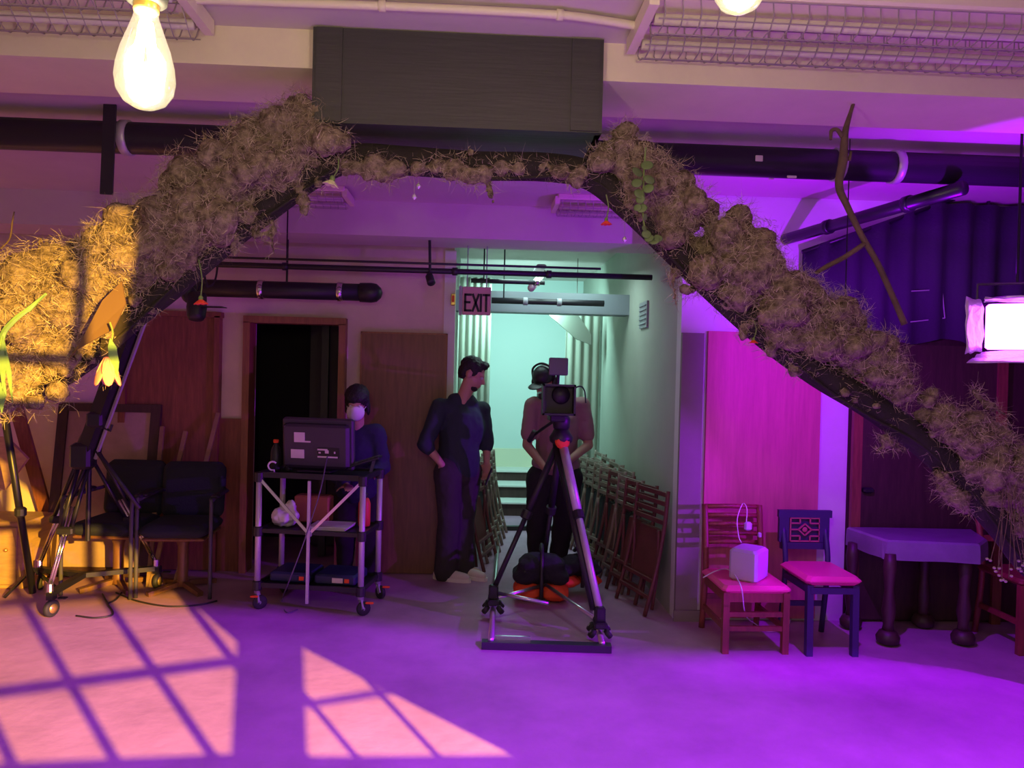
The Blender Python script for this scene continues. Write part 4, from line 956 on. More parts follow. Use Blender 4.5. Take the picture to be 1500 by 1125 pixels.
# covered table
tzp = at(1360, 797, 4.17).z
t = thing('side_table', 'table with cut corners under a shiny violet-lit dust cover against the dark door', 'table', (2.65, 4.4, 0))
oct_ = [gr(1234, 769, tzp), gr(1292, 789, tzp), gr(1300, 791, tzp), gr(1436, 797, tzp), gr(1447, 789, tzp), gr(1425, 775, tzp), gr(1260, 763, tzp), gr(1240, 764, tzp)]
oct_ = [Vector((p.x, min(p.y, YR - .06), tzp)) for p in oct_]
cx_ = sum((p.x for p in oct_)) / 8; cy_ = sum((p.y for p in oct_)) / 8
cv = MB(); ring = []
for i in range(8):
    for k in range(6):
        p = oct_[i].lerp(oct_[(i + 1) % 8], k / 6); ring.append(p)
n = len(ring); vs = []; 
for z, s_, wv in ((0, .0, 0), (0, .965, 0), (-.012, 1.0, 0), (-.05, 1.008, .001), (-.115, 1.01, .004)):
    for i, p in enumerate(ring):
        w_ = 1 + wv * sin(i * 1.9); vs.append((cx_ + (p.x - cx_) * s_ * w_, cy_ + (p.y - cy_) * s_ * w_, tzp + z + wv * .6 * sin(i * 1.3)))
fs = [(j * n + i, j * n + (i + 1) % n, j * n + n + (i + 1) % n, j * n + n + i) for j in range(4) for i in range(n)]
o = cv.add(vs, fs).build('dust_cover', m_cover, t); o.modifiers.new('t', 'SOLIDIFY').thickness = .004
cv2 = MB(); cv2.prism([Vector((cx_ + (p.x - cx_) * .94, cy_ + (p.y - cy_) * .94, tzp - .08)) for p in oct_], (0, 0, .065)).build('table_top', m_darkwood, t)
for x, y in ((2.44, 4.27), (2.90, 4.28), (2.36, 4.55), (2.84, 4.58)):
    MB().lathe([(.035, .08), (.028, .12), (.04, .2), (.026, .32), (.038, .45), (.03, tzp - .08)], (x, y, 0), 14).build('leg', m_darkwood, t, True)
    MB().lathe([(.03, 0), (.062, .02), (.066, .05), (.05, .08), (.03, .09)], (x, y, 0), 14).build('foot', m_darkwood, t, True)

# ------------------------------------------------------------------ folding chairs stacked along the corridor
def folding(mat_, tag_):
    t = thing('folding_chair', tag_, 'folding chair', (0, 0, 0))
    W2, Hh = .20, .80
    prof = lambda z: -.15 * (1 - z / Hh) ** 1.6 - .02
    for s in (-1, 1):
        MB().tube(bez([(s * W2, prof(z), z) for z in (0.004, .2, .4, .6, .8)], 4), .014, 8).build('back_post', mat_, t, True)
        MB().tube(bez([(s * (W2 - .035), prof(.08) + .05, .03), (s * (W2 - .035), prof(.3) + .03, .32), (s * (W2 - .035), prof(.5) - .01, .54)], 4), .012, 8).build('front_leg', mat_, t, True)
    for k in range(4):
        z = .775 - k * .060; y = prof(z); MB().rbox((0, y - .004, z), (2 * W2 - .02, .012, .034), .004).build('slat', mat_, t)
    MB().bar((-W2, prof(.1), .12), (W2, prof(.1), .12), .016, .022).build('rung', mat_, t); MB().bar((-W2, prof(.2), .22), (W2, prof(.2), .22), .016, .022).build('rung', mat_, t)
    m3 = Matrix.Rotation(R(-11), 3, 'X')
    MB().rbox((0, prof(.36) + .035, .37), (2 * W2 - .10, .03, .34), .01, M3=m3).build('seat', m_blackcloth if mat_ is m_fold else m_foldred, t)
    return t
pa = folding(m_fold, ''); pb = folding(m_foldred, '')
ordn = ['nearest', 'second', 'third', 'fourth', 'fifth', 'sixth', 'seventh', 'eighth', 'ninth', 'tenth']
ua = ub = True
for i in range(10):
    red = i in (0, 1, 3)
    if red: o = pb if ub else copy_tree(pb); ub = False
    else: o = pa if ua else copy_tree(pa); ua = False
    f = i / 9
    o.location = (1.215 - .21 * f, 4.98 + 2.15 * f, 0); o.rotation_euler = (0, 0, R(-74 + 3 * sin(i * 2.1)))
    o['label'] = ('%s folded chair from the wall corner in the front row leaning along the corridor' if i else '%s red-brown folded chair leaning along the corridor, beside the wall corner') % ordn[i]
    o['group'] = 'folded chairs leaning on the corridor wall'
for i in range(4):
    o = copy_tree(pa); o.location = (1.235, 5.95 + .42 * i, 0); o.rotation_euler = (0, 0, R(-86))
    o['label'] = '%s folded chair of the row hidden behind the front row, close against the corridor wall' % ordn[i]; o['group'] = 'folded chairs leaning on the corridor wall'
for i in range(5):
    o = copy_tree(pa if i else pb); o.location = (-.015 + .03 * i, 6.0 + .27 * i, 0); o.rotation_euler = (0, 0, R(74))
    o['label'] = '%s folded chair leaning on the opposite corridor wall behind the dark-shirted man' % ordn[i]; o['group'] = 'folded chairs behind the dark-shirted man'

# ------------------------------------------------------------------ camera track, dolly tripod and film camera
t = thing('camera_track', 'straight camera track of two bright tubes on the floor under the film tripod', 'track', (.45, 5.9, 0))
FLp, FRp, BLp, BRp = gr(719, 938, .045), gr(882, 943, .045), gr(731, 770, .045), gr(838, 770, .045)
MB().cyl(FLp, BLp, .017, 10).build('rail', m_alu, t, True); MB().cyl(FRp, BRp, .017, 10).build('rail', m_alu, t, True)
for a, b in ((FLp, FRp), (BLp, BRp)):
    d = (b - a).normalized() * .05; MB().bar(a - d - Vector((0, 0, .022)), b + d - Vector((0, 0, .022)), .06, .04).build('cross_tie', m_black, t)
d = (FRp - FLp); MB().bar(FLp + d * .04 + Vector((0, .03, .008)), FLp + d * .36 + Vector((0, .03, .008)), .012, .02).build('joint_bar', m_chrome, t)

def truck(c, d, t):
    d = Vector(d).normalized(); s = Vector((-d.y, d.x, 0))
    MB().rbox(c + Vector((0, 0, .06)), (.07, .16, .035), .008, rz=math.atan2(-d.x, d.y)).build('truck_plate', m_black, t)
    for a in (-1, 1):
        for b in (-1, 1):
            p = c + d * a * .055 + s * b * .045 + Vector((0, 0, .015)); ax = (s * b + Vector((0, 0, .8))).normalized()
            w = MB(); w.lathe([(.006, -.016), (.026, -.014), (.030, 0), (.026, .014), (.006, .016)], p, 14, ax); wo = w.build('wheel', m_rubber, t, True)
            MB().lathe([(.002, -.018), (.010, -.018), (.010, .018), (.002, .018)], p, 8, ax).build('hub', m_grey, wo)
t = thing('film_tripod', 'film tripod on track wheels, its lit leg glowing violet', 'tripod', gr(800, 905))
dR = BLp - FLp; dR2 = BRp - FRp
wl_ = FLp + dR * .175; wr_ = FRp + dR2 * .055; wb_ = FLp.lerp(FRp, .5) * .62 + BLp.lerp(BRp, .5) * .38
wb_ = Vector((wb_.x, wb_.y, .03))
truck(wl_, dR, t); truck(wr_, dR2, t)
head_p = at(822, 640, 4.95)
for i, (w, mt) in enumerate(((wl_, m_black), (wr_, m_alupaint), (wb_, m_black))):  # lit leg pale grey, unlit legs black: the light is put into their colours
    foot = Vector((w.x, w.y, .17)) if i < 2 else Vector((w.x, w.y, .03)); dv = (foot - head_p).normalized(); tp = head_p + dv * .06; X_, Y_, _ = frame_z(dv)
    lg = MB(); lg.tube([tp, tp + dv * .5], .030, 10) if i == 1 else lg.tube([tp, tp + dv * .5], .024, 10); lg = lg.build('leg', m_alupaint if i == 1 else m_black, t, True)
    MB().cyl(tp + dv * .42, foot, .022 if i == 1 else .017, 10).build('lower_tube', mt, lg, True)
    MB().lathe([(.024, -.03), (.036, -.025), (.036, .025), (.024, .03)], tp + dv * .5, 12, dv).build('clamp', m_black, lg)
    if i == 1: MB().cyl(tp + Vector((-.045, .03, 0)), foot + Vector((-.03, .03, 0)), .022, 10).build('second_tube', m_black, lg, True)
    if i < 2:
        MB().rbox(foot + Vector((0, 0, -.03)), (.06, .07, .12), .012).build('foot_clamp', m_black, t)
        hub_c = Vector((wb_.x, wb_.y - .35, .12)); MB().cyl(foot + Vector((0, 0, -.06)), hub_c, .012, 8).build('spreader_arm', m_alu, t, True)
MB().cyl(wl_ + Vector((0, .03, .1)), wl_ + Vector((.34, -.10, .07)), .012, 8).build('spreader_arm', m_alu, t, True)
MB().lathe([(.05, -.05), (.075, -.03), (.08, .0), (.06, .03), (.045, .06)], head_p, 18).build('bowl', m_black, t, True)
MB().lathe([(.012, 0), (.045, .005), (.05, .02), (.03, .035)], head_p + Vector((0, -.04, -.03)), 14, (.1, -1, .2)).build('bowl_clamp', m_orange, t, True)
MB().lathe([(.04, 0), (.055, .01), (.06, .07), (.045, .10), (.03, .12)], head_p + Vector((0, 0, .05)), 16).build('fluid_head', m_black, t, True)
hd = head_p + Vector((0, 0, .13))
MB().tube([hd, hd + Vector((-.04, .03, -.02)), at(778, 640, 5.15)], .011, 8).build('pan_handle', m_black, t, True)
MB().cyl(at(783, 632, 5.12), at(775, 646, 5.17), .018, 10).build('handle_grip', m_rubber, t, True)
cb = at(817, 588, 4.9)
t = thing('film_camera', 'black film camera with matte box and small monitor on top of the film tripod', 'camera', hd)
MB().rbox((cb.x, 4.98, cb.z - .02), (.15, .32, .15), .015).build('body', m_black, t)
MB().rbox((cb.x, 4.97, (cb.z + hd.z) / 2 - .05), (.10, .22, max(.06, cb.z - .095 - hd.z)), .008).build('base_plate', m_black, t)
mbx = MB(); x0_, x1_ = at(794, 590, 4.70).x, at(842, 590, 4.70).x; z0_, z1_ = at(817, 608, 4.70).z, at(817, 563, 4.70).z
xm, zm = (x0_ + x1_) / 2, (z0_ + z1_) / 2
for s in (-1, 1):
    mbx.box((xm + s * ((x1_ - x0_) / 2 - .006), 4.70, zm), (.012, .10, z1_ - z0_)); mbx.box((xm, 4.70, zm + s * ((z1_ - z0_) / 2 - .006)), (x1_ - x0_, .10, .012))
mbx.box((xm, 4.745, zm), (x1_ - x0_, .01, z1_ - z0_)); mbx.build('matte_box', m_black, t)
MB().lathe([(.05, 0), (.058, .01), (.058, .10), (.05, .12)], (cb.x, 4.82, at(816, 578, 4.8).z), 20, (0, -1, 0)).build('lens', m_black, t, True)
MB().lathe([(.002, 0), (.036, .002), (.040, .006), (.05, .008)], (cb.x, 4.738, at(816, 578, 4.72).z), 20, (0, -1, 0)).build('front_glass', M('lens_glass', (.03, .03, .05), .08), t, True)
mc = at(818, 537, 4.86); MB().rbox(mc, (.125, .022, .115), .006, rz=R(-6)).build('monitor', M('monitor_shell', (.10, .08, .13), .45), t)
MB().cyl(mc + Vector((0, 0, -.04)), (mc.x, 4.92, cb.z + .04), .012, 8).build('monitor_arm', m_black, t)
MB().rbox((cb.x - .09, 5.12, cb.z + .03), (.05, .16, .05), .012).build('viewfinder', m_black, t); MB().rbox((cb.x, 5.18, cb.z - .01), (.10, .10, .12), .012).build('battery', m_black, t)
MB().rbox((cb.x, 4.98, cb.z + .085), (.03, .22, .022), .006).build('top_handle', m_black, t)
MB().tube(bez([(cb.x + .07, 5.0, cb.z + .05), at(848, 566, 4.95), at(856, 572, 5.0), at(858, 590, 5.05)], 6), .005, 6).build('cord', m_cable, t)

# sandbags
def sandbag(label, c, w, d, h, rz):
    t = thing('sandbag', label, 'sandbag', c); m3 = Matrix.Rotation(rz, 3, 'Z'); c = Vector(c)
    bm_ = MB()
    bm_.rbox(c + m3 @ Vector((0, 0, h * .64)), (w * .80, d * .86, h * .62), .05, M3=m3)
    for s in (-1, 1): bm_.rbox(c + m3 @ Vector((s * w * .27, 0, h * .50)), (w * .42, d * .98, h * .40), .045, M3=m3)
    organic('bag_body', bm_, m_blackcloth, t, .013, 4, .02, .07)
    for s in (-1, 1):
        om = MB(); om.rbox(c + m3 @ Vector((s * w * .235, -.012, h * .19)), (w * .46, d * .98, h * .36), .035, M3=m3); organic('bag_end', om, m_orange, t, .012, 2, .012, .05)
    MB().tube(bez([c + m3 @ Vector((0, -d * .52, h * .06)), c + m3 @ Vector((0, -d * .54, h * .42)), c + m3 @ Vector((0, -d * .38, h * .98)), c + m3 @ Vector((0, .0, h * 1.16)), c + m3 @ Vector((0, d * .4, h * .98))], 6), .014, 6).build('strap', m_black, t, True)
    return t
b1 = gr(794, 886); b2 = gr(850, 880)
sandbag('black and orange sandbag on the floor between the track tubes, before the operator', (b1.x, b1.y + .13, .012), .40, .26, .31, R(-3))
sandbag('black and orange sandbag lying over the track tube beside the violet-lit tripod leg', (b2.x + .0, b2.y + .16, .068), .33, .24, .22, R(8))

# ------------------------------------------------------------------ monitor cart
O = Vector((-1.364, 4.83, 0)); ex = Vector((.985, -.165, 0)).normalized(); ey = Vector((.165, .985, 0)).normalized(); LW, LD = .68, .36
def cp3(u, v, z): return O + ex * u * LW + ey * v * LD + Vector((0, 0, z))
rz = math.atan2(ex.y, ex.x); zt = at(450, 700, 4.75).z; zm_ = at(450, 783, 4.75).z; zb = .15
t = thing('utility_cart', 'folding utility cart with grey posts, black trays and swivel wheels', 'cart', cp3(.5, .5, 0))
for u in (0, 1):
    for v in (0, 1):
        p = MB().cyl(cp3(u, v, .10), cp3(u, v, zt), .019, 12).build('post', m_alupaint, t, True)
        for z in (zt - .01, zm_, zb): MB().lathe([(.02, -.032), (.03, -.028), (.03, .028), (.02, .032)], cp3(u, v, z), 12).build('joint', m_black, p)
        w = MB(); c = cp3(u, v, .045) + ex * .02; w.lathe([(.012, -.014), (.040, -.013), (.045, -.006), (.045, .006), (.040, .013), (.012, .014)], c, 18, ey * .8 + ex * .6 * (1 if v else -1)); w = w.build('caster', m_rubber, t, True)
        MB().cyl(c - (ey * .8) * .016, c + (ey * .8) * .016, .014, 10).build('hub', m_grey, w)
        f = MB(); f.bar(c + ey * .02, cp3(u, v, .10), .012, .03); f.bar(c - ey * .02, cp3(u, v, .10), .012, .03); f.build('fork', m_grey, w)
        MB().rbox(c + Vector((-.03 if u == 0 else .04, -.02, .04)), (.05, .02, .012), .004).build('brake_pedal', m_orange, w)
for nm, z, th in (('top_tray', zt, .035), ('middle_tray', zm_, .025), ('bottom_tray', zb, .03)):
    g = MB(); g.box(cp3(.5, .5, z), (LW, LD, .012), rz)
    for v in (0, 1): g.box(cp3(.5, v, z + .006), (LW, .02, th), rz)
    for u in (0, 1): g.box(cp3(u, .5, z + .006), (.02, LD, th), rz)
    g.build(nm, m_black, t)
for v in (0,):
    hub = cp3(.5, v, zm_) - ey * .012
    for u in (0, 1): MB().bar(cp3(u + (.03 if u == 0 else -.03), v, zt - .03) - ey * .012, hub, .018, .008, (0, 1, 0)).build('brace', m_alu, t)
    MB().bar(cp3(.5, v, zt - .02) - ey * .02, cp3(.5, v, .06) - ey * .02, .018, .018, (0, 1, 0)).build('center_bar', m_alupaint, t)
    MB().cyl(hub - ey * .01, hub + ey * .01, .02, 10).build('brace_hub', m_grey, t)
# monitor seen from behind
c = at(467, 654, 4.92); mw, mh = .485, .335; m3 = Matrix.Rotation(rz + R(-3), 3, 'Z') @ Matrix.Rotation(R(4), 3, 'X'); zbm = zt + .02
c.z = zbm + mh / 2 + .012
t = thing('monitor', 'broad dark monitor seen from behind on top of the utility cart', 'monitor', (c.x, c.y, zbm))
MB().rbox(c, (mw, .045, mh), .012, M3=m3).build('shell', m_screen, t)
MB().rbox(c + m3 @ Vector((0, -.035, -.01)), (mw * .93, .05, mh * .86), .02, M3=m3).build('back_cover', m_screen, t)
for a, b, w, h in ((-.30, .14, .20, .19), (-.34, -.18, .25, .17)): MB().box(c + m3 @ Vector((a * mw * .72, -.0615, b * mh)), (w * mw * .75, .003, h * mh), M3=m3).build('sticker', m_label, t)
MB().box(c + m3 @ Vector((-.12 * mw, -.0615, .06 * mh)), (.12 * mw, .003, .03 * mh), M3=m3).build('sticker', m_label, t)
pp = MB().box(c + m3 @ Vector((.19 * mw, -.0615, -.14 * mh)), (.30 * mw, .004, .20 * mh), M3=m3).build('port_panel', m_black, t)
for a, b, w, h in ((.11, -.08, .14, .03), (.17, -.12, .05, .06), (.18, -.22, .28, .03), (.28, -.13, .02, .04), (.07, -.14, .03, .03)): MB().box(c + m3 @ Vector((a * mw, -.064, b * mh)), (w * mw, .004, h * mh), M3=m3).build('port', m_label, pp)
MB().rbox((c.x, c.y, zbm + .006), (.22, .16, .012), .004, rz=rz).build('stand_foot', m_black, t)
cable('monitor_cable', 'thin cable hanging from the monitor ports down past the cart to the floor', [c + m3 @ Vector((.18 * mw, -.068, -.2 * mh)), at(470, 715, 4.68), at(458, 755, 4.68), at(443, 800, 4.66), at(424, 850, 4.66), gr(413, 880, .006), gr(420, 897, .006), gr(436, 893, .006)], .004, M('grey_cable', (.12, .10, .14), .5))
# things on the cart
def lathe_thing(name, label, cat, o, prof, mat, parts=()):
    t = thing(name, label, cat, o); MB().lathe(prof, o, 16).build('body', mat, t, True)
    for nm, pf, mt in parts: MB().lathe(pf, o, 16).build(nm, mt, t, True)
    return t
p = cp3(.05, .45, zt + .008); lathe_thing('bottle', 'dark bottle with an orange-red cap on the cart beside the monitor', 'bottle', p, [(.03, 0), (.034, .01), (.034, .12), (.028, .15), (.014, .175), (.014, .19)], m_black, (('cap', [(.016, .186), (.017, .19), (.017, .206), (.012, .208)], m_orange),))
p = cp3(.17, .5, zt + .008); lathe_thing('jar', 'small dark jar with a pale lid on the cart, between bottle and monitor', 'jar', p, [(.025, 0), (.028, .01), (.028, .06), (.024, .07)], m_black, (('lid', [(.026, .068), (.027, .07), (.027, .09), (.024, .092)], m_alupaint),))
p = cp3(.10, .12, zt + .012); o = MB(); o.tube([p + Vector((.028 * cos(a), -.004, .045 + .028 * sin(a))) for a in [R(40 + 28 * k) for k in range(10)]] + [p + Vector((.01, -.004, .0))], .006, 8)
tag(o.build('cable_hook', m_label, None, True), 'pale curled hook of cable standing at the cart edge in front of the bottle', 'cable')
t = thing('keyboard', 'dark keyboard tilted at the end of the cart beside the crew member', 'keyboard', cp3(.9, .4, zt + .01)); m3k = Matrix.Rotation(rz + R(6), 3, 'Z') @ Matrix.Rotation(R(-18), 3, 'Y')
kc = cp3(.90, .5, zt + .085); MB().rbox(kc, (.25, .13, .016), .004, M3=m3k).build('base', m_black, t)
kk = MB(); 
for i in range(9):
    for j in range(4): kk.box(kc + m3k @ Vector((-.105 + i * .026, -.045 + j * .03, .01)), (.02, .022, .006), M3=m3k)
kk.build('keys', m_darkgrey, t)['kind'] = 'stuff'; MB().bar(kc + m3k @ Vector((.08, 0, -.008)), cp3(.98, .5, zt + .01), .03, .02).build('stand', m_black, t)
p = cp3(.17, .4, zm_ + .012); bb = MB(); bb.ell(p + Vector((0, 0, .06)), (.085, .07, .062)); bb.ell(p + Vector((.03, .01, .12)), (.045, .04, .05)); o = organic('plastic_bag', bb, m_bag, None, .01, 1, .05, .05); tag(o, 'crumpled white plastic bag on the middle tray of the cart', 'bag')
t = thing('paper_stack', 'low stack of white paper on the middle tray of the cart', 'paper', cp3(.6, .4, zm_ + .012)); 
for k in range(3): MB().box(cp3(.62 + .01 * k, .4, zm_ + .018 + .008 * k), (.26, .20, .006), rz + .03 * k).build('sheet', m_bag, t)
o = MB().rbox(cp3(.36, .85, zm_ + .105), (.24, .10, .18), .01, rz=rz).build('carton', M('red_brown_carton', (.32, .09, .05), .7)); tag(o, 'red-brown carton standing at the back of the middle cart tray', 'box')
p = cp3(.90, .7, zm_ + .012); lathe_thing('flask', 'red flask standing on the middle cart tray by the post', 'bottle', p, [(.035, 0), (.04, .01), (.04, .15), (.03, .18), (.018, .19)], m_red, (('cap', [(.019, .188), (.022, .19), (.022, .215), (.015, .22)], m_black),))
for k, (u, lb) in enumerate(((.28, 'flat navy case on the bottom cart tray below the plastic bag'), (.72, 'flat navy case with a pale tag on the bottom cart tray'))):
    t = thing('case', lb, 'case', cp3(u, .5, zb + .01)); MB().rbox(cp3(u, .5, zb + .045), (.27, .26, .066), .012, rz=rz).build('shell', m_bluecase, t)
    MB().box(cp3(u + .03, .5, zb + .045) - ey * .132, (.07, .004, .03), rz).build('tag', m_label if k else m_bluecase, t); MB().box(cp3(u + .12, .5, zb + .045) - ey * .132, (.03, .005, .024), rz).build('latch', m_orange, t)

# ------------------------------------------------------------------ tripod on its wheeled dolly, with boom
D = [Vector((-2.542, 4.64, 0)), Vector((-2.171, 5.253, 0)), Vector((-2.92, 5.20, 0))]; Dc = (D[0] + D[1] + D[2]) / 3
t = thing('tripod_dolly', 'three-armed wheeled dolly with brass-lit casters under the big black tripod', 'dolly', Dc)
for k, p in enumerate(D):
    a = MB().bar(Dc + Vector((0, 0, .15)), Vector((p.x, p.y, .14)), .045, .03).build('arm', m_blackmetal, t)
    w = MB(); c = p + Vector((.01, 0, .052)); ax = Vector((.9, -.3 + .3 * k, 0)).normalized(); w.lathe([(.02, -.016), (.046, -.015), (.052, -.008), (.052, .008), (.046, .015), (.02, .016)], c, 20, ax); w = w.build('caster', m_rubber, t, True)
    MB().lathe([(.004, -.02), (.028, -.018), (.028, .018), (.004, .02)], c, 14, ax).build('hub', m_gold, w, True)
    MB().bar(c + Vector((.0, .0, .055)), c + Vector((0, 0, .10)), .04, .05).build('fork', m_blackmetal, w); MB().rbox(c + Vector((.05, .03, .055)), (.05, .03, .01), .003).build('brake_pedal', m_black, w)
    MB().cyl(Vector((p.x, p.y, .13)), Vector((p.x, p.y, .2)), .02, 10).build('foot_cup', m_chrome, t)
hp2 = at(131, 652, 4.98)
t = thing('video_tripod', 'big black twin-tube tripod standing on the wheeled dolly', 'tripod', Dc)
for p in D:
    ft = Vector((p.x, p.y, .18)); dv = (ft - hp2).normalized(); X_ = dv.cross(Vector((0, 1, 0))).normalized(); Lg = (ft - hp2).length
    lg = MB().cyl(hp2 + dv * .05 + X_ * .03, hp2 + dv * Lg * .62 + X_ * .03, .013, 8).build('leg', m_blackmetal, t, True)
    MB().cyl(hp2 + dv * .05 - X_ * .03, hp2 + dv * Lg * .62 - X_ * .03, .013, 8).build('upper_tube', m_blackmetal, lg, True)
    for s in (-1, 1): MB().cyl(hp2 + dv * Lg * .45 + X_ * .012 * s, ft + X_ * .006 * s, .009, 8).build('lower_tube', m_chrome, lg, True)
    MB().rbox(hp2 + dv * Lg * .62, (.10, .05, .05), .01).build('leg_clamp', m_black, lg)
MB().cyl(hp2 + Vector((0, 0, -.10)), hp2 + Vector((0, 0, -.62)), .016, 10).build('center_column', m_blackmetal, t)
MB().lathe([(.05, -.08), (.07, -.05), (.075, 0), (.06, .05), (.04, .09)], hp2, 18).build('fluid_head', m_black, t, True)
MB().tube([hp2 + Vector((.02, 0, .02)), hp2 + Vector((.07, -.05, -.03)), at(205, 745, 4.8)], .013, 8).build('pan_handle', m_black, t, True)
t = thing('boom_arm', 'thick black boom arm slanting up from the tripod head towards the peach lily', 'boom', hp2 + Vector((0, 0, .08)))
q0, q1 = at(122, 672, 4.93), at(198, 462, 4.80)
MB().bar(q0, q1, .075, .085).build('beam', m_black, t); MB().bar(q0 + Vector((.075, 0, 0)), q1 + Vector((.075, 0, 0)), .016, .016).build('tension_rod', m_alupaint, t)
MB().rbox(q0 + Vector((0, 0, .02)), (.13, .12, .17), .02).build('pivot_block', m_black, t); MB().rbox(q0.lerp(q1, .28), (.10, .11, .10), .015).build('collar', m_black, t)
cl = at(150, 626, 4.9); MB().tube([q0.lerp(q1, .18), cl, cl + Vector((.0, 0, .05))], .012, 8).build('hook_arm', m_black, t); MB().tube([cl + Vector((0, 0, 0)), cl + Vector((.05, 0, -.02)), cl + Vector((.06, 0, .02))], .009, 8).build('hook', m_black, t)
for k, pts in enumerate(([(150, 870), (158, 885), (165, 900), (140, 905), (112, 902)], [(170, 868), (200, 880), (245, 888), (290, 886), (318, 880)], [(178, 868), (170, 878), (158, 884)])):
    cable('floor_cable', ['black cable curling on the amber-lit floor beneath the tripod dolly', 'black cable running from the dolly out over the floor towards the cart', 'short black cable end under the dolly caster nearest the cart'][k], [gr(x, y, .006) for x, y in pts], .0055)

# ------------------------------------------------------------------ clutter along the back wall
t = thing('light_stand', 'slim black light stand at the very edge, in front of the plywood', 'stand', gr(48, 868))
MB().cyl(gr(48, 868, .02), at(4, 590, 4.75), .022, 10).build('pole', m_blackmetal, t, True)
g0 = gr(48, 868)
for a in (0, 120, 240): MB().bar(g0 + Vector((0, 0, .16)), g0 + Vector((.18 * cos(R(a)), .18 * sin(R(a)), .012)), .02, .012).build('leg', m_blackmetal, t)
MB().lathe([(.024, -.03), (.034, -.02), (.034, .02), (.024, .03)], at(30, 750, 4.82), 12).build('collar', m_black, t)
t = thing('plywood_cabinet', 'amber-lit plywood cabinet at the edge behind the light stand', 'cabinet', (at(16, 860, 5.2).x - .3, 5.4, 0))
xr_ = at(35, 800, 5.2).x; zc2 = at(10, 765, 5.2).z
MB().rbox((xr_ - .35, 5.4, zc2 / 2), (.7, .4, zc2), .008).build('body', m_ply, t)
MB().rbox((xr_ - .35, 5.19, zc2 / 2), (.62, .02, zc2 * .86), .006).build('door', m_ply, t); MB().ell((xr_ - .10, 5.17, zc2 * .6), (.014, .014, .014)).build('knob', m_gold, t, True)
o = MB().prism([at(-30, 640, 5.45), at(8, 640, 5.45), at(40, 672, 5.45), at(6, 718, 5.45), at(-30, 700, 5.45)], (0, .03, 0)).build('amber_light_board', m_ply)  # diamond-shaped patch of amber light, modelled as a plywood sheet
tag(o, 'pointed board standing in for the amber light patch above the cabinet behind the light stand', 'board')
o = MB().bar(gr(62, 846, .01) + Vector((0, .25, 0)), at(22, 590, 5.55), .09, .025, (0, 1, 0)).build('plank', m_redwood); tag(o, 'dark plank leaning on the back wall between light stand and framed board', 'plank')
# framed board
t = thing('framed_board', 'big board with a wide dark frame leaning on the wall behind the tripod', 'board', gr(150, 838))
zA, zB = at(150, 592, 5.6).z, .0; xA, xB = at(76, 700, 5.6).x, at(226, 700, 5.6).x; yb_, yt_ = 5.52, 5.70
def fp_(x, z): return Vector((x, yb_ + (yt_ - yb_) * z / zA, z))
MB().bar(fp_(xA + .03, .0), fp_(xA + .03, zA), .07, .035, (0, 1, 0)).build('frame_side', m_darkwood, t); MB().bar(fp_(xB - .03, .0), fp_(xB - .03, zA), .07, .035, (0, 1, 0)).build('frame_side', m_darkwood, t)
MB().bar(fp_(xA, zA - .03), fp_(xB, zA - .03), .035, .06).build('frame_top', m_darkwood, t); MB().bar(fp_(xA, .04), fp_(xB, .04), .035, .06).build('frame_bottom', m_darkwood, t)
MB().prism([fp_(xA + .05, .06), fp_(xB - .05, .06), fp_(xB - .05, zA - .05), fp_(xA + .05, zA - .05)], (0, .012, 0)).build('panel', m_board, t)
for k, (a, b) in enumerate((((320, 605), (286, 740)), ((238, 625), (228, 740)), ((272, 632), (248, 740)))):
    p1 = at(*a, 5.66); p0 = at(*b, 5.45); d = p0 - p1; p0 = p1 + d * ((p1.z - .012) / (p1.z - p0.z))
    tag(MB().bar(p0, p1, .03, .02, (0, 1, 0)).build('wooden_batten', m_pale), ['longest pale wooden batten leaning on the closed red door beside the wainscot', 'upright thin batten leaning beside the framed board', 'slanting short batten leaning on the closed red door'][k], 'batten', 'battens leaning on the closed door')
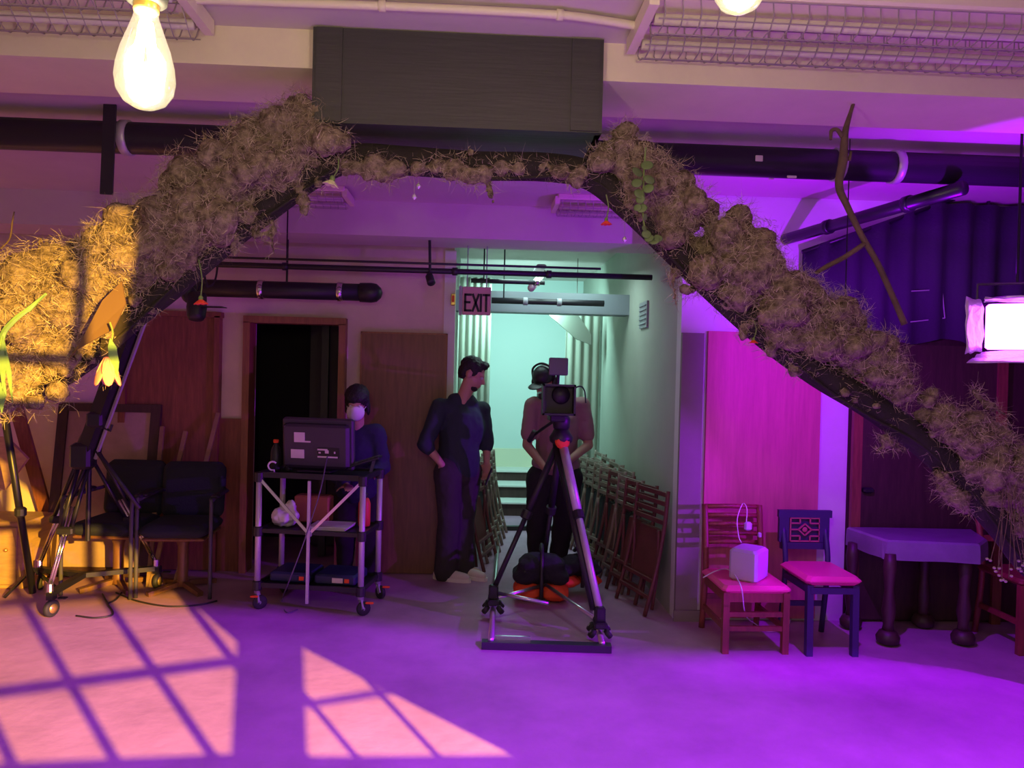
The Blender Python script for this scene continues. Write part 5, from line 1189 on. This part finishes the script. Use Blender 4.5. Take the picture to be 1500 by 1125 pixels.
# dark upholstered chairs
def armchair(label, cx, yfront, rz, zs):
    t = thing('upholstered_chair', label, 'chair', (0, 0, 0), 'dark upholstered chairs'); w = .44
    s_ = MB(); s_.rbox((0, .24, .44), (w, .46, .09), .035); organic('seat', s_, m_uphol, t, .014, 4)
    b_ = MB(); b_.rbox((0, .47, .655), (w + .0, .09, .40), .04, M3=Matrix.Rotation(R(-8), 3, 'X')); organic('backrest', b_, m_uphol, t, .014, 6)
    MB().rbox((0, .25, .385), (w - .04, .40, .022), .008).build('seat_board', m_doorwood, t)
    MB().lathe([(.05, .03), (.035, .08), (.035, .3), (.06, .375)], (0, .26, 0), 14).build('pedestal', m_doorwood, t, True)
    for a in (45, 135, 225, 315): MB().bar((0, .26, .05), (.24 * cos(R(a)), .26 + .24 * sin(R(a)), .015), .04, .03).build('foot', m_doorwood, t)
    for s in (-1, 1):
        MB().tube(bez([(s * (w / 2 + .03), .02, .004), (s * (w / 2 + .03), .02, .60), (s * (w / 2 + .02), .08, .645), (s * (w / 2 + .0), .46, .66)], 6), .013, 8).build('arm_frame', m_darkgrey, t, True)
        MB().rbox((s * (w / 2 + .025), .24, .665), (.05, .28, .025), .01).build('armrest', m_black, t)
    t.location = (cx, yfront, 0); t.rotation_euler = (0, 0, rz); return t
armchair('dark upholstered armchair in front of the closed red door, nearer the cart', at(287, 730, 5.42).x, 4.98, R(3), 0)
armchair('dark upholstered armchair partly behind the tripod and its boom', at(187, 730, 5.44).x, 5.02, R(-4), 0)
# bits on the floor behind the dolly
for k, (x, hgt, r) in enumerate(((112, .10, .05), (131, .13, .035), (148, .12, .04), (166, .11, .035), (197, .10, .03))):
    p = gr(x, 836) + Vector((0, .30, 0)); p.z = 0
    lathe_thing('glass_jar', 'amber-lit %s on the floor behind the dolly' % ['squat wide jar nearest the light stand', 'tall narrow jar second from the light stand', 'middle jar of the row', 'slim jar second from the armchair leg', 'small jar nearest the armchair leg'][k], 'jar', p, [(r * .9, 0), (r, .008), (r, hgt * .75), (r * .7, hgt * .9), (r * .7, hgt)], m_yel, (('lid', [(r * .74, hgt * .94), (r * .76, hgt), (r * .76, hgt + .015), (r * .6, hgt + .018)], m_darkgrey),))
cu = gr(150, 836) + Vector((.02, .56, 0)); o = MB(); o.rbox((cu.x, cu.y, .14), (.36, .22, .28), .03); o = organic('floor_cushion', o, m_greenc, None, .015, 3, .01, .1); tag(o, 'dull green cushion standing on the floor behind the row of jars', 'cushion')
